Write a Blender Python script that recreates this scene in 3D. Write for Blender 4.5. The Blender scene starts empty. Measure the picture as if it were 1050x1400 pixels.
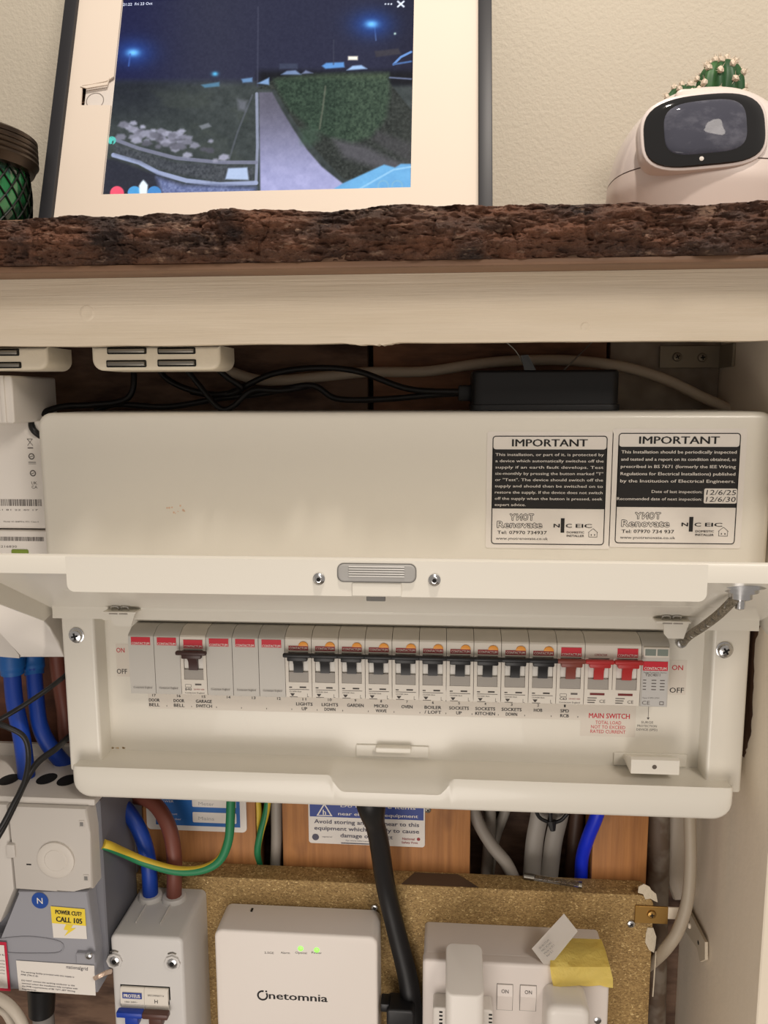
import bpy, bmesh, math, random
import numpy as np
from mathutils import Vector, Matrix
random.seed(7)
C = bpy.context.scene.collection
EYE = 1500.0                      # eye height above the floor in mm; all numbers below are mm from the eye
# ------------------------------------------------------------------ camera
FPX = 1100.0
def _n(v): return v/np.linalg.norm(v)
_d = _n(np.array([25., 7600., FPX]))
_x = np.array([14300., 112., -FPX]); _x = _n(_x-_d*(_x@_d))
_z = -_d; _y = np.cross(_z, _x)
WM = np.array([_x, _y, _z])
def at(px, py, Y):
    r = WM@np.array([px-525, py-700, FPX]); r = r*Y/r[1]
    return (float(r[0]), float(r[1]), float(r[2]))
def atX(px, py, X):
    r = WM@np.array([px-525, py-700, FPX]); r = r*X/r[0]
    return (float(r[0]), float(r[1]), float(r[2]))
cam = bpy.data.objects.new('camera', bpy.data.cameras.new('camera')); C.objects.link(cam)
cr = Matrix(((WM[0][0], -WM[0][1], -WM[0][2]), (WM[1][0], -WM[1][1], -WM[1][2]), (WM[2][0], -WM[2][1], -WM[2][2])))
cam.matrix_world = Matrix.Translation((0, 0, EYE/1000))@cr.to_4x4()
cam.data.sensor_fit = 'VERTICAL'; cam.data.sensor_height = 36; cam.data.lens = FPX/1400*36
cam.data.clip_start = 0.02; cam.data.clip_end = 30
bpy.context.scene.camera = cam
# ------------------------------------------------------------------ light
def lin(c): return tuple(((v/255)/12.92 if v/255 <= .04045 else (((v/255)+.055)/1.055)**2.4) for v in c)
w = bpy.data.worlds.new('room_light'); bpy.context.scene.world = w; w.use_nodes = True
w.node_tree.nodes['Background'].inputs[0].default_value = (1.0, .905, .82, 1)
w.node_tree.nodes['Background'].inputs[1].default_value = 0.32
def area(name, loc, size, power, col, aim):
    l = bpy.data.lights.new(name, 'AREA'); l.energy = power; l.size = size/1000; l.shape = 'DISK'; l.color = col
    o = bpy.data.objects.new(name, l); C.objects.link(o)
    p = Vector((loc[0], loc[1], loc[2]+EYE))/1000; a = Vector((aim[0], aim[1], aim[2]+EYE))/1000
    o.location = p; o.rotation_euler = (a-p).to_track_quat('-Z', 'Y').to_euler(); return o
area('ceiling_downlight', (60, 150, 900), 46, 5.6, (1, .905, .81), (0, 500, -200))
area('ceiling_lamp', (650, -600, 720), 420, 6.1, (1, .905, .81), (0, 550, -150))
area('low_fill', (-130, -260, -640), 560, 3.3, (1, .915, .84), (0, 550, -350))  # added fill lamp low in front, brightens the lower parts
vs = bpy.context.scene.view_settings
vs.view_transform = 'Standard'; vs.look = 'None'; vs.gamma = 1; vs.use_curve_mapping = False; vs.exposure = 0.18
# ------------------------------------------------------------------ materials
MATS = {}
def mat(name, col=(200, 200, 200), rough=.5, metal=0, bump=None, emit=0, mix=None, trans=0, alpha=1, spec=.5, coat=0, ior=1.45):
    """bump=(scale xyz, detail, distance mm); mix=(colour2, scale xyz, lo, hi, detail)"""
    if name in MATS: return MATS[name]
    m = bpy.data.materials.new(name); m.use_nodes = True; MATS[name] = m
    N = m.node_tree.nodes; L = m.node_tree.links; b = N['Principled BSDF']
    c = (*lin(col), 1)
    b.inputs['Base Color'].default_value = c; b.inputs['Roughness'].default_value = rough
    b.inputs['Metallic'].default_value = metal; b.inputs['Specular IOR Level'].default_value = spec
    b.inputs['Coat Weight'].default_value = coat; b.inputs['IOR'].default_value = ior
    if trans: b.inputs['Transmission Weight'].default_value = trans
    if alpha < 1: b.inputs['Alpha'].default_value = alpha
    if emit:
        b.inputs['Emission Color'].default_value = c; b.inputs['Emission Strength'].default_value = emit
    tc = None
    def noise(scale, detail, rough_=.6):
        nonlocal tc
        if tc is None:
            tc = N.new('ShaderNodeNewGeometry')
        mp = N.new('ShaderNodeMapping'); L.new(tc.outputs['Position'], mp.inputs[0]); mp.inputs['Scale'].default_value = scale
        n = N.new('ShaderNodeTexNoise'); L.new(mp.outputs[0], n.inputs['Vector']); n.inputs['Scale'].default_value = 1
        n.inputs['Detail'].default_value = detail; n.inputs['Roughness'].default_value = rough_; return n
    cur = None
    if mix:
        for mm in (mix if isinstance(mix, list) else [mix]):
            n = noise(mm[1], mm[4]); r = N.new('ShaderNodeMapRange'); L.new(n.outputs['Fac'], r.inputs[0])
            r.inputs[1].default_value = mm[2]; r.inputs[2].default_value = mm[3]
            x = N.new('ShaderNodeMix'); x.data_type = 'RGBA'; L.new(r.outputs[0], x.inputs[0])
            if cur: L.new(cur, x.inputs[6])
            else: x.inputs[6].default_value = c
            x.inputs[7].default_value = (*lin(mm[0]), 1); cur = x.outputs[2]
        L.new(cur, b.inputs['Base Color'])
    if bump:
        n = noise(bump[0], bump[1]); bp = N.new('ShaderNodeBump'); L.new(n.outputs['Fac'], bp.inputs['Height'])
        bp.inputs['Distance'].default_value = bump[2]/1000; bp.inputs['Strength'].default_value = 1
        L.new(bp.outputs[0], b.inputs['Normal'])
    return m
S = lambda a, b=None, c=None: (a, a if b is None else b, a if c is None else c)
powder = mat('cream_powder_coat', (224, 219, 207), .32, bump=(S(420), 3, .045), coat=.15)
white_pl = mat('white_plastic', (222, 216, 208), .38)
ont_pl = mat('matt_white_plastic', (228, 220, 212), .5, bump=(S(900), 2, .03))
grey_pl = mat('breaker_grey_plastic', (196, 192, 184), .45)
light_pl = mat('breaker_light_plastic', (218, 211, 199), .45)
flap_pl = mat('shutter_grey_plastic', (160, 154, 146), .5)
black_pl = mat('black_plastic', (22, 22, 24), .42)
black_sat = mat('black_cable_sheath', (20, 19, 20), .45)
brown_pl = mat('brown_plastic', (62, 38, 34), .4)
dkred_pl = mat('reddish_brown_plastic', (128, 62, 50), .4)
red_pl = mat('red_plastic', (176, 44, 44), .4)
orange_pl = mat('orange_plastic', (238, 160, 66), .4)
blue_pl = mat('blue_cable_sheath', (16, 58, 150), .42)
sleeve_blue = mat('blue_sleeve', (20, 88, 158), .5)
brightblue = mat('bright_blue_sheath', (8, 42, 205), .4)
brown_cb = mat('brown_cable_sheath', (112, 62, 50), .48)
grey_cb = mat('grey_cable_sheath', (150, 143, 134), .5)
white_cb = mat('off_white_cable_sheath', (190, 180, 165), .48)
yel_cb = mat('yellow_sheath', (214, 184, 60), .5)
grn_cb = mat('green_sheath', (36, 122, 78), .5)
steel = mat('bright_steel', (205, 205, 205), .22, 1)
dsteel = mat('dull_steel', (140, 136, 128), .4, 1)
brass = mat('brass_plate', (168, 132, 74), .42, .85)
ink = mat('black_ink', (24, 22, 22), .55)
grey_ink = mat('grey_ink', (98, 92, 88), .6)
red_ink = mat('red_ink', (200, 34, 52), .5)
dred_ink = mat('dark_red_ink', (150, 34, 40), .5)
paper = mat('white_sticker', (226, 220, 212), .42)
paper2 = mat('label_paper', (216, 208, 196), .5)
blue_ink = mat('blue_ink', (20, 96, 172), .5)
navy_ink = mat('navy_ink', (38, 62, 140), .5)
yel_ink = mat('yellow_ink', (236, 208, 60), .5)
hole = mat('dark_hole', (12, 11, 10), .8)
catch_pl = mat('painted_cream_plastic', (222, 212, 192), .4, bump=(S(160), 3, .4))
rail_pt = mat('painted_cream_timber', (222, 208, 186), .42, bump=((14, 40, 620), 5, .42), mix=((212, 197, 173), (6, 20, 60), .45, .75, 3))
side_pt = mat('painted_side_board', (208, 196, 174), .5, bump=(S(60), 4, .5))
raw = mat('bare_brown_board', (72, 48, 34), .7, bump=(S(200), 5, .6), mix=((106, 78, 56), (120, 120, 20), .4, .7, 5))
wallm = mat('textured_cream_wall', (208, 199, 181), .75, bump=(S(260), 6, .9))
floorm = mat('grey_floor', (120, 112, 104), .7)
timber = mat('orange_timber', (178, 122, 70), .6, bump=((260, 60, 18), 5, .35), mix=[((146, 96, 54), (150, 60, 7), .40, .70, 5), ((122, 78, 46), (30, 30, 14), .62, .78, 2)])
darkwood = mat('dark_timber', (128, 102, 84), .75, bump=((40, 60, 200), 5, .5), mix=((74, 54, 44), (16, 30, 60), .4, .65, 4))
# chipboard
def chip_mat():
    m = mat('chipboard', (168, 132, 74), .72, bump=(S(500), 4, .5))
    N = m.node_tree.nodes; L = m.node_tree.links; b = N['Principled BSDF']
    g = N.new('ShaderNodeNewGeometry'); mp = N.new('ShaderNodeMapping'); mp.inputs['Scale'].default_value = (800, 800, 1300); L.new(g.outputs['Position'], mp.inputs[0])
    nz = N.new('ShaderNodeTexNoise'); nz.inputs['Scale'].default_value = .6; L.new(mp.outputs[0], nz.inputs['Vector'])
    ad = N.new('ShaderNodeMix'); ad.data_type = 'VECTOR'; ad.inputs[0].default_value = .35; L.new(mp.outputs[0], ad.inputs[4])
    sc = N.new('ShaderNodeVectorMath'); sc.operation = 'SCALE'; sc.inputs['Scale'].default_value = 3; L.new(nz.outputs['Color'], sc.inputs[0])
    ad2 = N.new('ShaderNodeVectorMath'); L.new(mp.outputs[0], ad2.inputs[0]); L.new(sc.outputs[0], ad2.inputs[1])
    v = N.new('ShaderNodeTexVoronoi'); v.inputs['Scale'].default_value = 1; L.new(ad2.outputs[0], v.inputs['Vector'])
    r = N.new('ShaderNodeValToRGB'); L.new(v.outputs['Color'], r.inputs[0])
    e = r.color_ramp.elements; e[0].position = .1; e[0].color = (*lin((120, 94, 56)), 1); e[1].position = .95; e[1].color = (*lin((222, 196, 140)), 1)
    k = e.new(.45); k.color = (*lin((150, 122, 76)), 1); k = e.new(.8); k.color = (*lin((172, 143, 92)), 1)
    L.new(r.outputs[0], b.inputs['Base Color']); return m
chip = chip_mat()
# bark
def bark_mat():
    m = mat('bark', (66, 45, 34), .5, bump=(S(700), 8, 1.6), mix=[((110, 70, 48), (12, 12, 60), .42, .64, 7), ((44, 28, 22), (24, 24, 50), .46, .64, 6), ((168, 138, 116), (90, 90, 260), .58, .74, 8)])
    return m
bark = bark_mat()
slabwood = mat('slab_timber', (128, 97, 74), .55, bump=((10, 60, 500), 4, .3), mix=((102, 75, 57), (8, 60, 90), .4, .7, 4))
# ------------------------------------------------------------------ mesh helpers (world mm)
def NB(): return bmesh.new()
def box(bm, x0, x1, y0, y1, z0, z1, r=0, seg=2, mi=0):
    v = bmesh.ops.create_cube(bm, size=1)['verts']
    for q in v: q.co = Vector(((x0+x1)/2+q.co.x*(x1-x0), (y0+y1)/2+q.co.y*(y1-y0), (z0+z1)/2+q.co.z*(z1-z0)))
    fs = set(f for q in v for f in q.link_faces)
    for f in fs: f.material_index = mi
    if r:
        es = list(set(e for q in v for e in q.link_edges))
        bmesh.ops.bevel(bm, geom=es, offset=r, segments=seg, profile=.5, affect='EDGES')
    return bm
def rbox(bm, x0, x1, y0, y1, z0, z1, R, r=1.0, n=6, which='1111', back=True, mi=0):
    """box whose XZ corners are rounded by R (tl,tr,br,bl flags) and whose front rim is rolled by r"""
    def ring(ins):
        P = []
        X0, X1, Z0, Z1 = x0+ins, x1-ins, z0+ins, z1-ins
        for k, (cx, cz, a0) in enumerate(((X0, Z1, 180), (X1, Z1, 90), (X1, Z0, 0), (X0, Z0, 270))):
            rr = max(R-ins, .01) if which[k] == '1' else .01
            sx = 1 if k in (0, 3) else -1; sz = -1 if k in (0, 1) else 1
            for i in range(n+1):
                a = math.radians(a0-90*i/n)
                P.append((cx+sx*rr+rr*math.cos(a), cz+sz*rr+rr*math.sin(a)))
        return P
    secs = []
    if back: secs.append((0, y1))
    steps = 4 if r > 0 else 0
    if r > 0:
        for i in range(steps+1):
            a = math.pi/2*i/steps; secs.append((r*(1-math.cos(a)), y0+r*(1-math.sin(a))))
    else: secs.append((0, y0))
    if not back: secs.insert(0, (0, y1))
    rings = []
    for ins, y in secs: rings.append([bm.verts.new((p[0], y, p[1])) for p in ring(ins)])
    m = len(rings[0])
    for a, b in zip(rings, rings[1:]):
        for i in range(m):
            f = bm.faces.new((a[i], a[(i+1) % m], b[(i+1) % m], b[i])); f.material_index = mi
    f = bm.faces.new(rings[-1]); f.material_index = mi
    f = bm.faces.new(rings[0][::-1]); f.material_index = mi
    return bm
def prismx(bm, poly, x0, x1):
    """poly of (y,z) extruded along x"""
    a = [bm.verts.new((x0, p[0], p[1])) for p in poly]; b = [bm.verts.new((x1, p[0], p[1])) for p in poly]
    n = len(poly)
    for i in range(n): bm.faces.new((a[i], a[(i+1) % n], b[(i+1) % n], b[i]))
    bm.faces.new(a[::-1]); bm.faces.new(b); return bm
def prismy(bm, poly, y0, y1, r=0):
    """poly of (x,z) extruded along y"""
    n0 = len(bm.edges)
    a = [bm.verts.new((p[0], y0, p[1])) for p in poly]; b = [bm.verts.new((p[0], y1, p[1])) for p in poly]
    n = len(poly)
    for i in range(n): bm.faces.new((a[i], a[(i+1) % n], b[(i+1) % n], b[i]))
    f = bm.faces.new(a[::-1]); bm.faces.new(b)
    if r: bmesh.ops.bevel(bm, geom=list(f.edges), offset=r, segments=2, profile=.5, affect='EDGES')
    return bm
def cyl(bm, p0, p1, r0, r1=None, seg=20, mi=0, cap=True):
    p0 = Vector(p0); p1 = Vector(p1); r1 = r0 if r1 is None else r1
    d = (p1-p0).normalized(); u = d.orthogonal().normalized(); v = d.cross(u)
    A = [bm.verts.new(p0+(u*math.cos(t)+v*math.sin(t))*r0) for t in (2*math.pi*i/seg for i in range(seg))]
    B = [bm.verts.new(p1+(u*math.cos(t)+v*math.sin(t))*r1) for t in (2*math.pi*i/seg for i in range(seg))]
    for i in range(seg):
        f = bm.faces.new((A[i], A[(i+1) % seg], B[(i+1) % seg], B[i])); f.material_index = mi
    if cap:
        f = bm.faces.new(A[::-1]); f.material_index = mi
        f = bm.faces.new(B); f.material_index = mi
    return bm
def lathe(bm, prof, c, axis='z', seg=40, mi=0):
    """prof [(r,h)] about a vertical axis through c (or about y, h towards the viewer)"""
    R = []
    for r, h in prof:
        row = []
        for i in range(seg):
            t = 2*math.pi*i/seg
            if axis == 'z': row.append(bm.verts.new((c[0]+r*math.cos(t), c[1]+r*math.sin(t), c[2]+h)))
            else: row.append(bm.verts.new((c[0]+r*math.cos(t), c[1]-h, c[2]+r*math.sin(t))))
        R.append(row)
    for a, b in zip(R, R[1:]):
        for i in range(seg):
            f = bm.faces.new((a[i], a[(i+1) % seg], b[(i+1) % seg], b[i])); f.material_index = mi
    bm.faces.new(R[0][::-1]).material_index = mi; bm.faces.new(R[-1]).material_index = mi
    return bm
def smooth_path(pts, n=8):
    P = [np.array(p, float) for p in pts]; P = [2*P[0]-P[1]]+P+[2*P[-1]-P[-2]]; out = []
    for i in range(1, len(P)-2):
        for k in range(n):
            t = k/n; a, b, c, d = P[i-1:i+3]
            out.append(.5*((2*b)+(-a+c)*t+(2*a-5*b+4*c-d)*t*t+(-a+3*b-3*c+d)*t**3))
    out.append(P[-2]); return out
def tube(bm, pts, r, seg=12, n=8, flat=1.0, mis=None, twist=0):
    P = smooth_path(pts, n) if n else [np.array(p, float) for p in pts]
    rr = r if callable(r) else (lambda t: r)
    prev = None; rings = []
    u = None
    for i, p in enumerate(P):
        t = P[min(i+1, len(P)-1)]-P[max(i-1, 0)]; t = t/np.linalg.norm(t)
        if u is None:
            a = np.array([0, 1., 0]) if abs(t[1]) < .9 else np.array([1., 0, 0]); u = np.cross(t, a); u /= np.linalg.norm(u)
        u = u-t*(u@t); u /= np.linalg.norm(u); v = np.cross(t, u)
        q = rr(i/(len(P)-1)); tw = twist*i/(len(P)-1)
        rings.append([bm.verts.new(p+(u*math.cos(2*math.pi*k/seg+tw)+v*flat*math.sin(2*math.pi*k/seg+tw))*q) for k in range(seg)])
    for a, b in zip(rings, rings[1:]):
        for k in range(seg):
            f = bm.faces.new((a[k], a[(k+1) % seg], b[(k+1) % seg], b[k]))
            if mis: f.material_index = mis[k*len(mis)//seg]
    bm.faces.new(rings[0][::-1]); bm.faces.new(rings[-1]); return bm
def quad(bm, x0, x1, z0, z1, Y, mi=0):
    f = bm.faces.new([bm.verts.new(p) for p in ((x0, Y, z0), (x1, Y, z0), (x1, Y, z1), (x0, Y, z1))]); f.material_index = mi; return bm
def polyf(bm, pts, Y, mi=0):
    f = bm.faces.new([bm.verts.new((p[0], Y, p[1])) for p in pts]); f.material_index = mi; return bm
def rr_pts(x0, x1, z0, z1, R, n=5):
    P = []
    for cx, cz, a0 in ((x0+R, z0+R, 180), (x1-R, z0+R, 270), (x1-R, z1-R, 0), (x0+R, z1-R, 90)):
        for i in range(n+1):
            a = math.radians(a0+90*i/n); P.append((cx+R*math.cos(a), cz+R*math.sin(a)))
    return P
def rring(bm, x0, x1, z0, z1, R, t, Y, mi=0):
    A = rr_pts(x0, x1, z0, z1, R); B = rr_pts(x0+t, x1-t, z0+t, z1-t, max(R-t, .05))
    a = [bm.verts.new((p[0], Y, p[1])) for p in A]; b = [bm.verts.new((p[0], Y, p[1])) for p in B]; n = len(A)
    for i in range(n): bm.faces.new((a[i], a[(i+1) % n], b[(i+1) % n], b[i])).material_index = mi
    return bm
def disc(bm, x, z, r, Y, n=20, mi=0):
    return polyf(bm, [(x+r*math.cos(2*math.pi*i/n), z+r*math.sin(2*math.pi*i/n)) for i in range(n)], Y, mi)
_tc = {}
def text_data(s, bold):
    k = (s, bold)
    if k not in _tc:
        c = bpy.data.curves.new('t', 'FONT'); c.body = s; c.size = 1; c.resolution_u = 2; c.offset = bold; c.fill_mode = 'FRONT'
        o = bpy.data.objects.new('t', c); me = bpy.data.meshes.new_from_object(o)
        V = np.array([v.co[:2] for v in me.vertices]) if len(me.vertices) else np.zeros((1, 2))
        F = [tuple(p.vertices) for p in me.polygons]; _tc[k] = (V, F)
        bpy.data.objects.remove(o); bpy.data.curves.remove(c); bpy.data.meshes.remove(me)
    return _tc[k]
def text(bm, s, x, z, h, Y, w=None, align='c', bold=0.0, rot=0, mi=0, tilt=0, outline=0.0):
    if outline:
        for k in range(8): text(bm, s, x+h*outline*math.cos(k*math.pi/4), z+h*outline*math.sin(k*math.pi/4), h, Y+.008*k, w, align, 0, rot, mi, tilt)
        return bm
    if bold > 0:
        for k in (-1, 0, 1): text(bm, s, x+h*bold*k*1.1, z, h, Y-.03*abs(k)-.01*k, w if w is None else w-h*bold*2.2 if w > h*bold*6 else w, align, 0, rot, mi, tilt)
        return bm
    """text with cap height h, baseline z; x is left / centre / right edge; w forces the width"""
    V, F = text_data(s, bold); 
    if not F: return bm
    x0, x1 = V[:, 0].min(), V[:, 0].max(); sc = h/.70; sx = sc if w is None else w/(x1-x0)
    U = (V[:, 0]-x0)*sx; Wd = (x1-x0)*sx; U = U-(0 if align == 'l' else Wd/2 if align == 'c' else Wd); Z = V[:, 1]*sc
    U = U+Z*tilt
    ca, sa = math.cos(rot), math.sin(rot)
    vs_ = [bm.verts.new((x+u*ca-q*sa, Y, z+u*sa+q*ca)) for u, q in zip(U, Z)]
    for f in F:
        try:
            g = bm.faces.new([vs_[i] for i in f]); g.material_index = mi
        except ValueError: pass
    return bm
# ------------------------------------------------------------------ object helpers
def xf(v): return Vector((v[0]/1000, v[1]/1000, (v[2]+EYE)/1000))
def thing(name, label, cat, loc, rot=(0, 0, 0), group=None):
    o = bpy.data.objects.new(name, None); C.objects.link(o); o.location = xf(loc); o.rotation_euler = rot
    o.empty_display_size = .02
    o['label'] = label; o['category'] = cat
    if group: o['group'] = group
    return o
def root_of(o):
    while o.parent: o = o.parent
    return o
def obj(name, bm, m, parent=None, smooth=True, local=False, label=None, ang=35):
    me = bpy.data.meshes.new(name)
    if not local:
        for v in bm.verts: v.co = xf(v.co)
        if parent is not None:
            r = root_of(parent); M = (Matrix.Translation(r.location)@r.rotation_euler.to_matrix().to_4x4()).inverted() if r.type == 'EMPTY' else Matrix()
            bm.transform(M)
    else:
        for v in bm.verts: v.co = v.co/1000
    vols = [f for f in bm.faces]
    bmesh.ops.recalc_face_normals(bm, faces=vols) if any(len(e.link_faces) > 1 for e in bm.edges[:1]) or True else None
    bm.to_mesh(me); bm.free()
    for q in (m if isinstance(m, (list, tuple)) else [m]): me.materials.append(q)
    if smooth:
        me.polygons.foreach_set('use_smooth', [True]*len(me.polygons))
        try: me.set_sharp_from_angle(angle=math.radians(ang))
        except Exception: pass
    o = bpy.data.objects.new(name, me); C.objects.link(o)
    if parent is not None: o.parent = parent
    if label: o['label'] = label
    return o
def pr(name, bm, m, parent, local=False, label=None):      # flat print: keep normals as made
    return obj(name, bm, m, parent, smooth=False, local=local, label=label)
def tag(o, label, cat, group=None):
    o['label'] = label; o['category'] = cat
    if group: o['group'] = group
    return o
def copy_tree(o, parent=None):
    c = o.copy(); C.objects.link(c); c.parent = parent
    for ch in list(o.children): copy_tree(ch, c)
    return c
def struct(o): o['kind'] = 'structure'; return o
def screw(parent, x, y, z, r, m=steel, name='screw', washer=None):
    """pan head with a cross slot, facing the viewer; y is the surface it sits on"""
    bm = NB()
    if washer: lathe(bm, [(washer, 0), (washer, .8), (washer*.9, 1)], (x, y, z), 'y', 24)
    b0 = 1 if washer else 0
    lathe(bm, [(r, b0), (r, b0+r*.2), (r*.85, b0+r*.42), (r*.5, b0+r*.55), (.02, b0+r*.58)], (x, y, z), 'y', 20)
    o = obj(name, bm, m, parent)
    b = NB(); a = random.uniform(.1, .8); t = r*.13; q = r*.52; yy = y-b0-r*.6
    for s in (0, math.pi/2):
        ca, sa = math.cos(a+s), math.sin(a+s)
        polyf(b, [(x+ca*q*i-sa*t*j, z+sa*q*i+ca*t*j) for i, j in ((-1, -1), (1, -1), (1, 1), (-1, 1))], yy-.02*(s > 0))
    obj('cross_slot', b, hole, o, smooth=False); return o
# fractal noise on arrays
def vnoise(x, y, z, seed=0):
    xi, yi, zi = np.floor(x).astype(np.int64), np.floor(y).astype(np.int64), np.floor(z).astype(np.int64)
    fx, fy, fz = x-xi, y-yi, z-zi; s = lambda t: t*t*(3-2*t); fx, fy, fz = s(fx), s(fy), s(fz)
    def h(a, b, c):
        n = (a*374761393+b*668265263+c*2147483647+seed*974634777) & 0xffffffff
        n = ((n ^ (n >> 13))*1274126177) & 0xffffffff; n = n ^ (n >> 16); return (n & 0xffff)/65535.
    r = 0
    for i in (0, 1):
        for j in (0, 1):
            for k in (0, 1):
                r = r+h(xi+i, yi+j, zi+k)*(fx if i else 1-fx)*(fy if j else 1-fy)*(fz if k else 1-fz)
    return r
def fbm(x, y, z, o=5, seed=0):
    t = 0; a = .5; s = 0
    for i in range(o): t = t+a*vnoise(x*2**i, y*2**i, z*2**i, seed+i); s += a; a *= .55
    return t/s
# ================================================================== SETTING
b = NB(); box(b, -1600, 1600, 746, 820, -EYE, 950); struct(obj('wall_back', b, wallm, smooth=False))
b = NB(); box(b, -1600, 1600, -1700, 820, -EYE-30, -EYE); struct(obj('floor', b, floorm, smooth=False))
# ------------------------------------------------------------------ cupboard
SX = 203
cup = thing('cupboard', 'cream painted built-in cupboard surrounding the fuse board and meter', 'cupboard', (-100, 600, -EYE))
b = NB(); n = 240
prof = lambda x: 30.8+1.0*(vnoise(np.array(x*.035), np.array(0.), np.array(0.), 3)-.5)+(-1.6*max(0, math.sin((x+62)/34*math.pi))*(.6+.8*float(vnoise(np.array(x*.5), np.array(0.), np.array(1.), 5))) if -62 < x < -28 else 0)
xs = np.linspace(-520, 262, n*2)
top = [b.verts.new((x, 485, 70.5)) for x in xs]; bot = [b.verts.new((x, 485, float(prof(x)))) for x in xs]
topb = [b.verts.new((x, 503, 70.5)) for x in xs]; botb = [b.verts.new((x, 503, float(prof(x))+.5)) for x in xs]
for i in range(len(xs)-1):
    b.faces.new((bot[i], bot[i+1], top[i+1], top[i])); b.faces.new((botb[i], botb[i+1], bot[i+1], bot[i]))
    b.faces.new((top[i], top[i+1], topb[i+1], topb[i])); b.faces.new((topb[i], topb[i+1], botb[i+1], botb[i]))
b.faces.new((top[0], topb[0], botb[0], bot[0])); b.faces.new((top[-1], topb[-1], botb[-1], bot[-1]))
obj('top_rail', b, rail_pt, cup, ang=30)
for kx, kz, kr in ((119, 428, 4.2), (1075, 440, 3), (800, 447, 2.4)):
    x, _, z = at(kx, kz, 485); b = NB()
    lathe(b, [(kr*1.3, -.3), (kr, .25), (kr*.75, .35), (kr*.5, .12), (.1, .1)], (x, 485, z), 'y', 24); obj('knot', b, rail_pt, cup)
# right side board with bare patches where the paint stops
b = NB(); box(b, SX, SX+20, 485, 650, -EYE, 70.4, .8, 1)
sp = mat('side_board_paint', (238, 226, 206), .5, bump=(S(70), 4, .35))
obj('side_board', b, sp, cup, label='cream painted right side board')
b = NB()
edge = [(1040, 856), (1032, 880), (1031, 930), (1029, 970), (1027, 1000), (1021, 1022), (1018, 1036), (1012, 1030), (1006, 1040)]
vsA = []
for (xa, ya), (xb, yb) in zip(edge, edge[1:]):
    for t in np.linspace(0, 1, 5)[:-1]:
        p = atX(xa*(1-t)+xb*t+random.uniform(-1, 1), ya*(1-t)+yb*t, SX-.15); vsA.append((p[1], p[2]))
A_ = [b.verts.new((SX-.15, y, z)) for y, z in vsA]; B_ = [b.verts.new((SX-.15, 575, z+ (0 if k < 24 else 0))) for k, (y, z) in enumerate(vsA)]
for i in range(len(A_)-1): b.faces.new((A_[i], A_[i+1], B_[i+1], B_[i]))
obj('bare_patch', b, raw, cup, label='unpainted brown patch beside the fuse board')
b = NB(); box(b, SX+20, 420, 480, 500, -EYE, 70.4, 1, 1); obj('front_stile', b, sp, cup)
b = NB(); box(b, -540, -520, 485, 650, -EYE, 70.4, .8, 1); obj('side_board', b, sp, cup)
b = NB(); box(b, -520, SX, 650, 664, -EYE, 70.4); obj('back_board', b, darkwood, cup, smooth=False)
b = NB(); box(b, -520, SX, 490, 650, -EYE+60, -EYE+80); obj('bottom_board', b, sp, cup, smooth=False)
# planks fixed on the back board
def plank(xa, xb, z0, z1, m=timber, Y0=600, Y1=634):
    b = NB(); box(b, xa, xb, Y0, Y1, z0, z1, 1.2, 2); return obj('plank', b, m, cup)
XA = at(205, 1140, 600)[0]; XA2 = at(350, 1140, 600)[0]; XB = at(386, 1140, 600)[0]; XB2 = at(643, 1150, 600)[0]; XC = at(810, 1150, 600)[0]; XC2 = at(886, 1150, 600)[0]
redwood = mat('dark_red_timber', (112, 68, 48), .65, bump=((20, 60, 200), 5, .4), mix=((60, 32, 24), (10, 30, 40), .4, .7, 4))
plank(XA-14, XA2, -640, -130); plank(XB, XB2, -640, -130); plank(XC, XC2, -640, -130)
plank(-420, XA-40, -330, -60, redwood)
plank(-420, -60, -52, 68, darkwood, 618, 640); plank(-56, 118, -52, 68, mat('mid_brown_timber', (156, 112, 84), .75, bump=((20, 60, 200), 5, .4), mix=((56, 40, 32), (10, 30, 40), .4, .7, 4)), 618, 640)
b = NB(); box(b, 122, SX-.5, 626, 648, -52, 68, 1); obj('plank', b, mat('grey_painted_timber', (180, 168, 150), .7, mix=((118, 106, 94), S(20), .4, .7, 3)), cup)
# magnetic catches under the rail
def catch(px0, px1):
    xa, _, z0 = at(px0, 507, 508); xb = at(px1, 507, 508)[0]
    b = NB(); rbox(b, xa, xb, 506, 540, z0, 31.5, 7, 2.2, which='0011')
    c = obj('magnetic_catch', b, catch_pl, cup, label='double magnetic catch, white plastic body')
    return c, xa, xb, z0
def plates(c, lst, Y=505.4):
    for x0, x1, y0, y1 in lst:
        X0, _, Z1 = at(x0, y0, Y); X1, _, Z0 = at(x1, y1, Y)
        b = NB(); rring(b, X0-1, X1+1, Z0-.9, Z1+.9, .8, .9, Y+.3); obj('slot_rim', b, hole, c, smooth=False)
        b = NB(); box(b, X0, X1, Y-1.1, Y+2, Z0, Z1, .5, 2); obj('strike_plate', b, dsteel, c)
c, *_ = catch(128, 303)
plates(c, [(148, 198, 477, 482), (217, 265, 477, 482), (147, 198, 494.5, 500), (217, 266, 493.5, 499)])
c, *_ = catch(-110, 68)
plates(c, [(-28, 24, 479, 484.5), (-28, 27, 497, 501.5), (-95, -45, 479, 484), (-95, -45, 497, 501)])
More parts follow.
